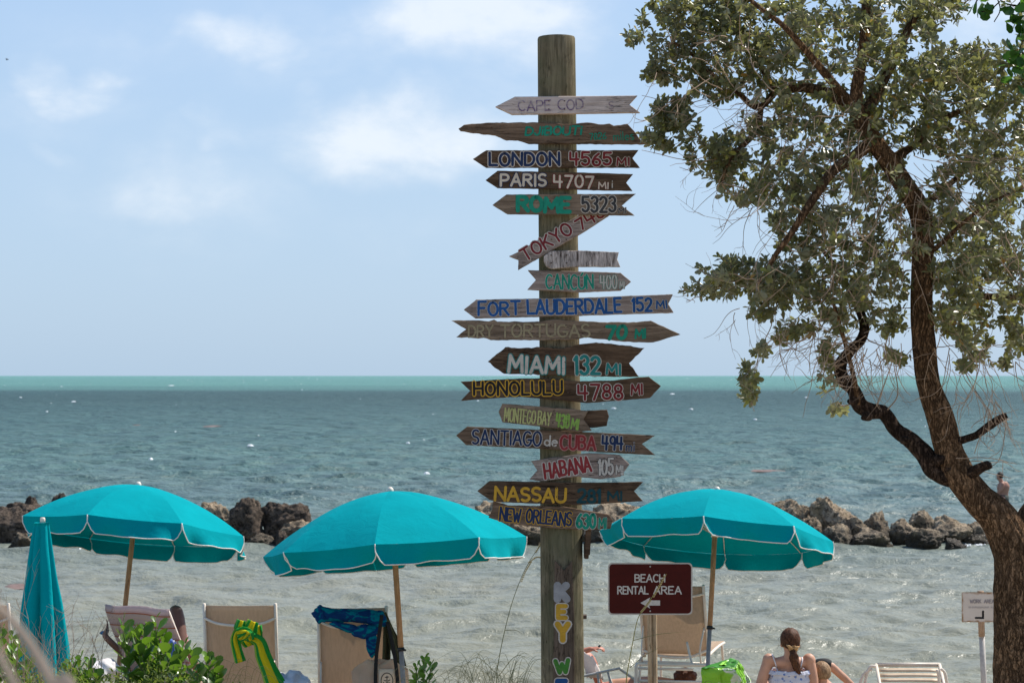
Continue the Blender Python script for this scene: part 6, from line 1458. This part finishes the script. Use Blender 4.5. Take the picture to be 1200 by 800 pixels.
for _ in range(26):
    x = rt.gauss(255, 26); Y = rt.uniform(11.9, 12.8); s = rt.uniform(.2, 1.1); top = rt.uniform(772, 800); yb = HY+(H-gz(Y))*F/Y
    blade(g2 if rt.random() < .6 else g, [(x, yb+2), (x+s*8, (yb+top)/2), (x+s*28, top), (x+s*66, top+rt.uniform(4, 26))], .0032, Y)
for _ in range(30):
    x = rt.uniform(600, 1200); Y = rt.uniform(12.0, 13.2); s = rt.choice((-1, 1))*rt.uniform(.3, 1.1); top = rt.uniform(796, 830); yb = HY+(H-gz(Y))*F/Y
    blade(g, [(x, yb+2), (x+s*10, (yb+top)/2), (x+s*26, top), (x+s*48, top+rt.uniform(4, 20))], .0034, Y)
tag(g.build('beach_grass', grass_m), 'thin green grass arching up along the bottom of the picture', kind='stuff')
tag(g2.build('dry_grass', straw_m), 'thin straw coloured grass arching up at the bottom', kind='stuff')
def oat(stem, heads, label, Y, leaves=(), m=None, r=.0034):
    yb = HY+(H-gz(Y))*F/Y; stem = [(stem[0][0]-3, yb+3)]+stem; m = m or plain('oat stem', (.13, .14, .05), .7, .25, 6)
    t = thing('sea_oats', (P(stem[0][0], 0, Y).x, Y, gz(Y)), label, 'grass stalk')
    q = smooth_path([P(a, b, Y) for a, b in stem], 6); g = MB(); g.tube(q, list(np.linspace(r, r*.35, len(q))), 6); g.build('stem', m, t)
    for pth in leaves: g = MB(); blade(g, pth, .005, Y); g.build('leaf_blade', grass_m, t)
    for pth in heads:
        q = smooth_path([P(a, b, Y) for a, b in pth], 5); g = MB(); g.tube(q, .0012, 4, False)
        for k, p in enumerate(q):
            for s in (-1, 1): g.ell(p+V(s*.004, 0, -.003), (.0028, .002, .008), Matrix.Rotation(s*.7, 3, 'Y'), 6, 5)
        g.build('seed_head', straw_m, t)
oat([(582, 800), (583, 782), (590, 745), (600, 706), (612, 674), (622, 655), (636, 634), (643, 624)], [[(611, 680), (616, 668), (622, 658)], [(620, 658), (629, 652), (637, 654), (645, 662)], [(628, 646), (634, 636), (641, 628)]], 'tall sea oat stalk leaning up to the left side of the signpost', 13.75, [[(592, 738), (604, 738), (612, 742)], [(583, 790), (560, 770), (545, 780)], [(584, 792), (605, 768), (625, 775)]])
oat([(734, 800), (736, 782), (741, 755), (747, 726), (755, 712), (768, 694), (776, 680), (781, 672)], [[(766, 698), (773, 686), (779, 674)], [(752, 716), (757, 710), (762, 703)]], 'yellow green grass stalk crossing in front of the brown rental sign', 13.8, [[(738, 782), (755, 768), (775, 757)], [(742, 750), (770, 743), (800, 740)]], plain('oat stem yellow', (.26, .24, .06), .7, .25, 6), .0042)
# out of focus straw right in front of the lens, rooted in the dune
fg = thing('foreground_straw', (P(95, 0, 1.75).x, 1.75, gz(1.75)), 'blurred pale dry blades close to the lens in the bottom left corner', 'grass stalk')
pale = plain('pale straw', (.52, .40, .30), .8, .1)
zb = HY+(H-gz(1.75))*F/1.75
g = MB(); blade(g, [(120, zb+4), (112, 1500), (88, 860), (62, 800), (28, 744), (-12, 700), (-60, 665)][0:], .0125, 1.75); g.build('blade', pale, fg)
g = MB(); blade(g, [(90, zb+4), (70, 1500), (40, 900), (20, 812), (4, 776), (-18, 735), (-60, 700)], .010, 1.62); g.build('blade', pale, fg)

# small seabird far off
g = MB(); c = P(8, 70, 160); g.ell(c, (.10, .05, .045), None, 10, 8)
for sd in (-1, 1): g.tube([c, c+V(.02, 0, 0)+V(0, sd*.16, .07), c+V(-.03, sd*.36, .02)], [.035, .028, .006], 6, flat=.25)
g.tube([c+V(.08, 0, 0), c+V(.17, 0, -.01)], [.03, .012], 6)
tag(g.build('seabird', plain('dark feathers', (.06, .06, .07), .8)), 'tiny dark bird flying high in the sky at the far left edge', 'bird')
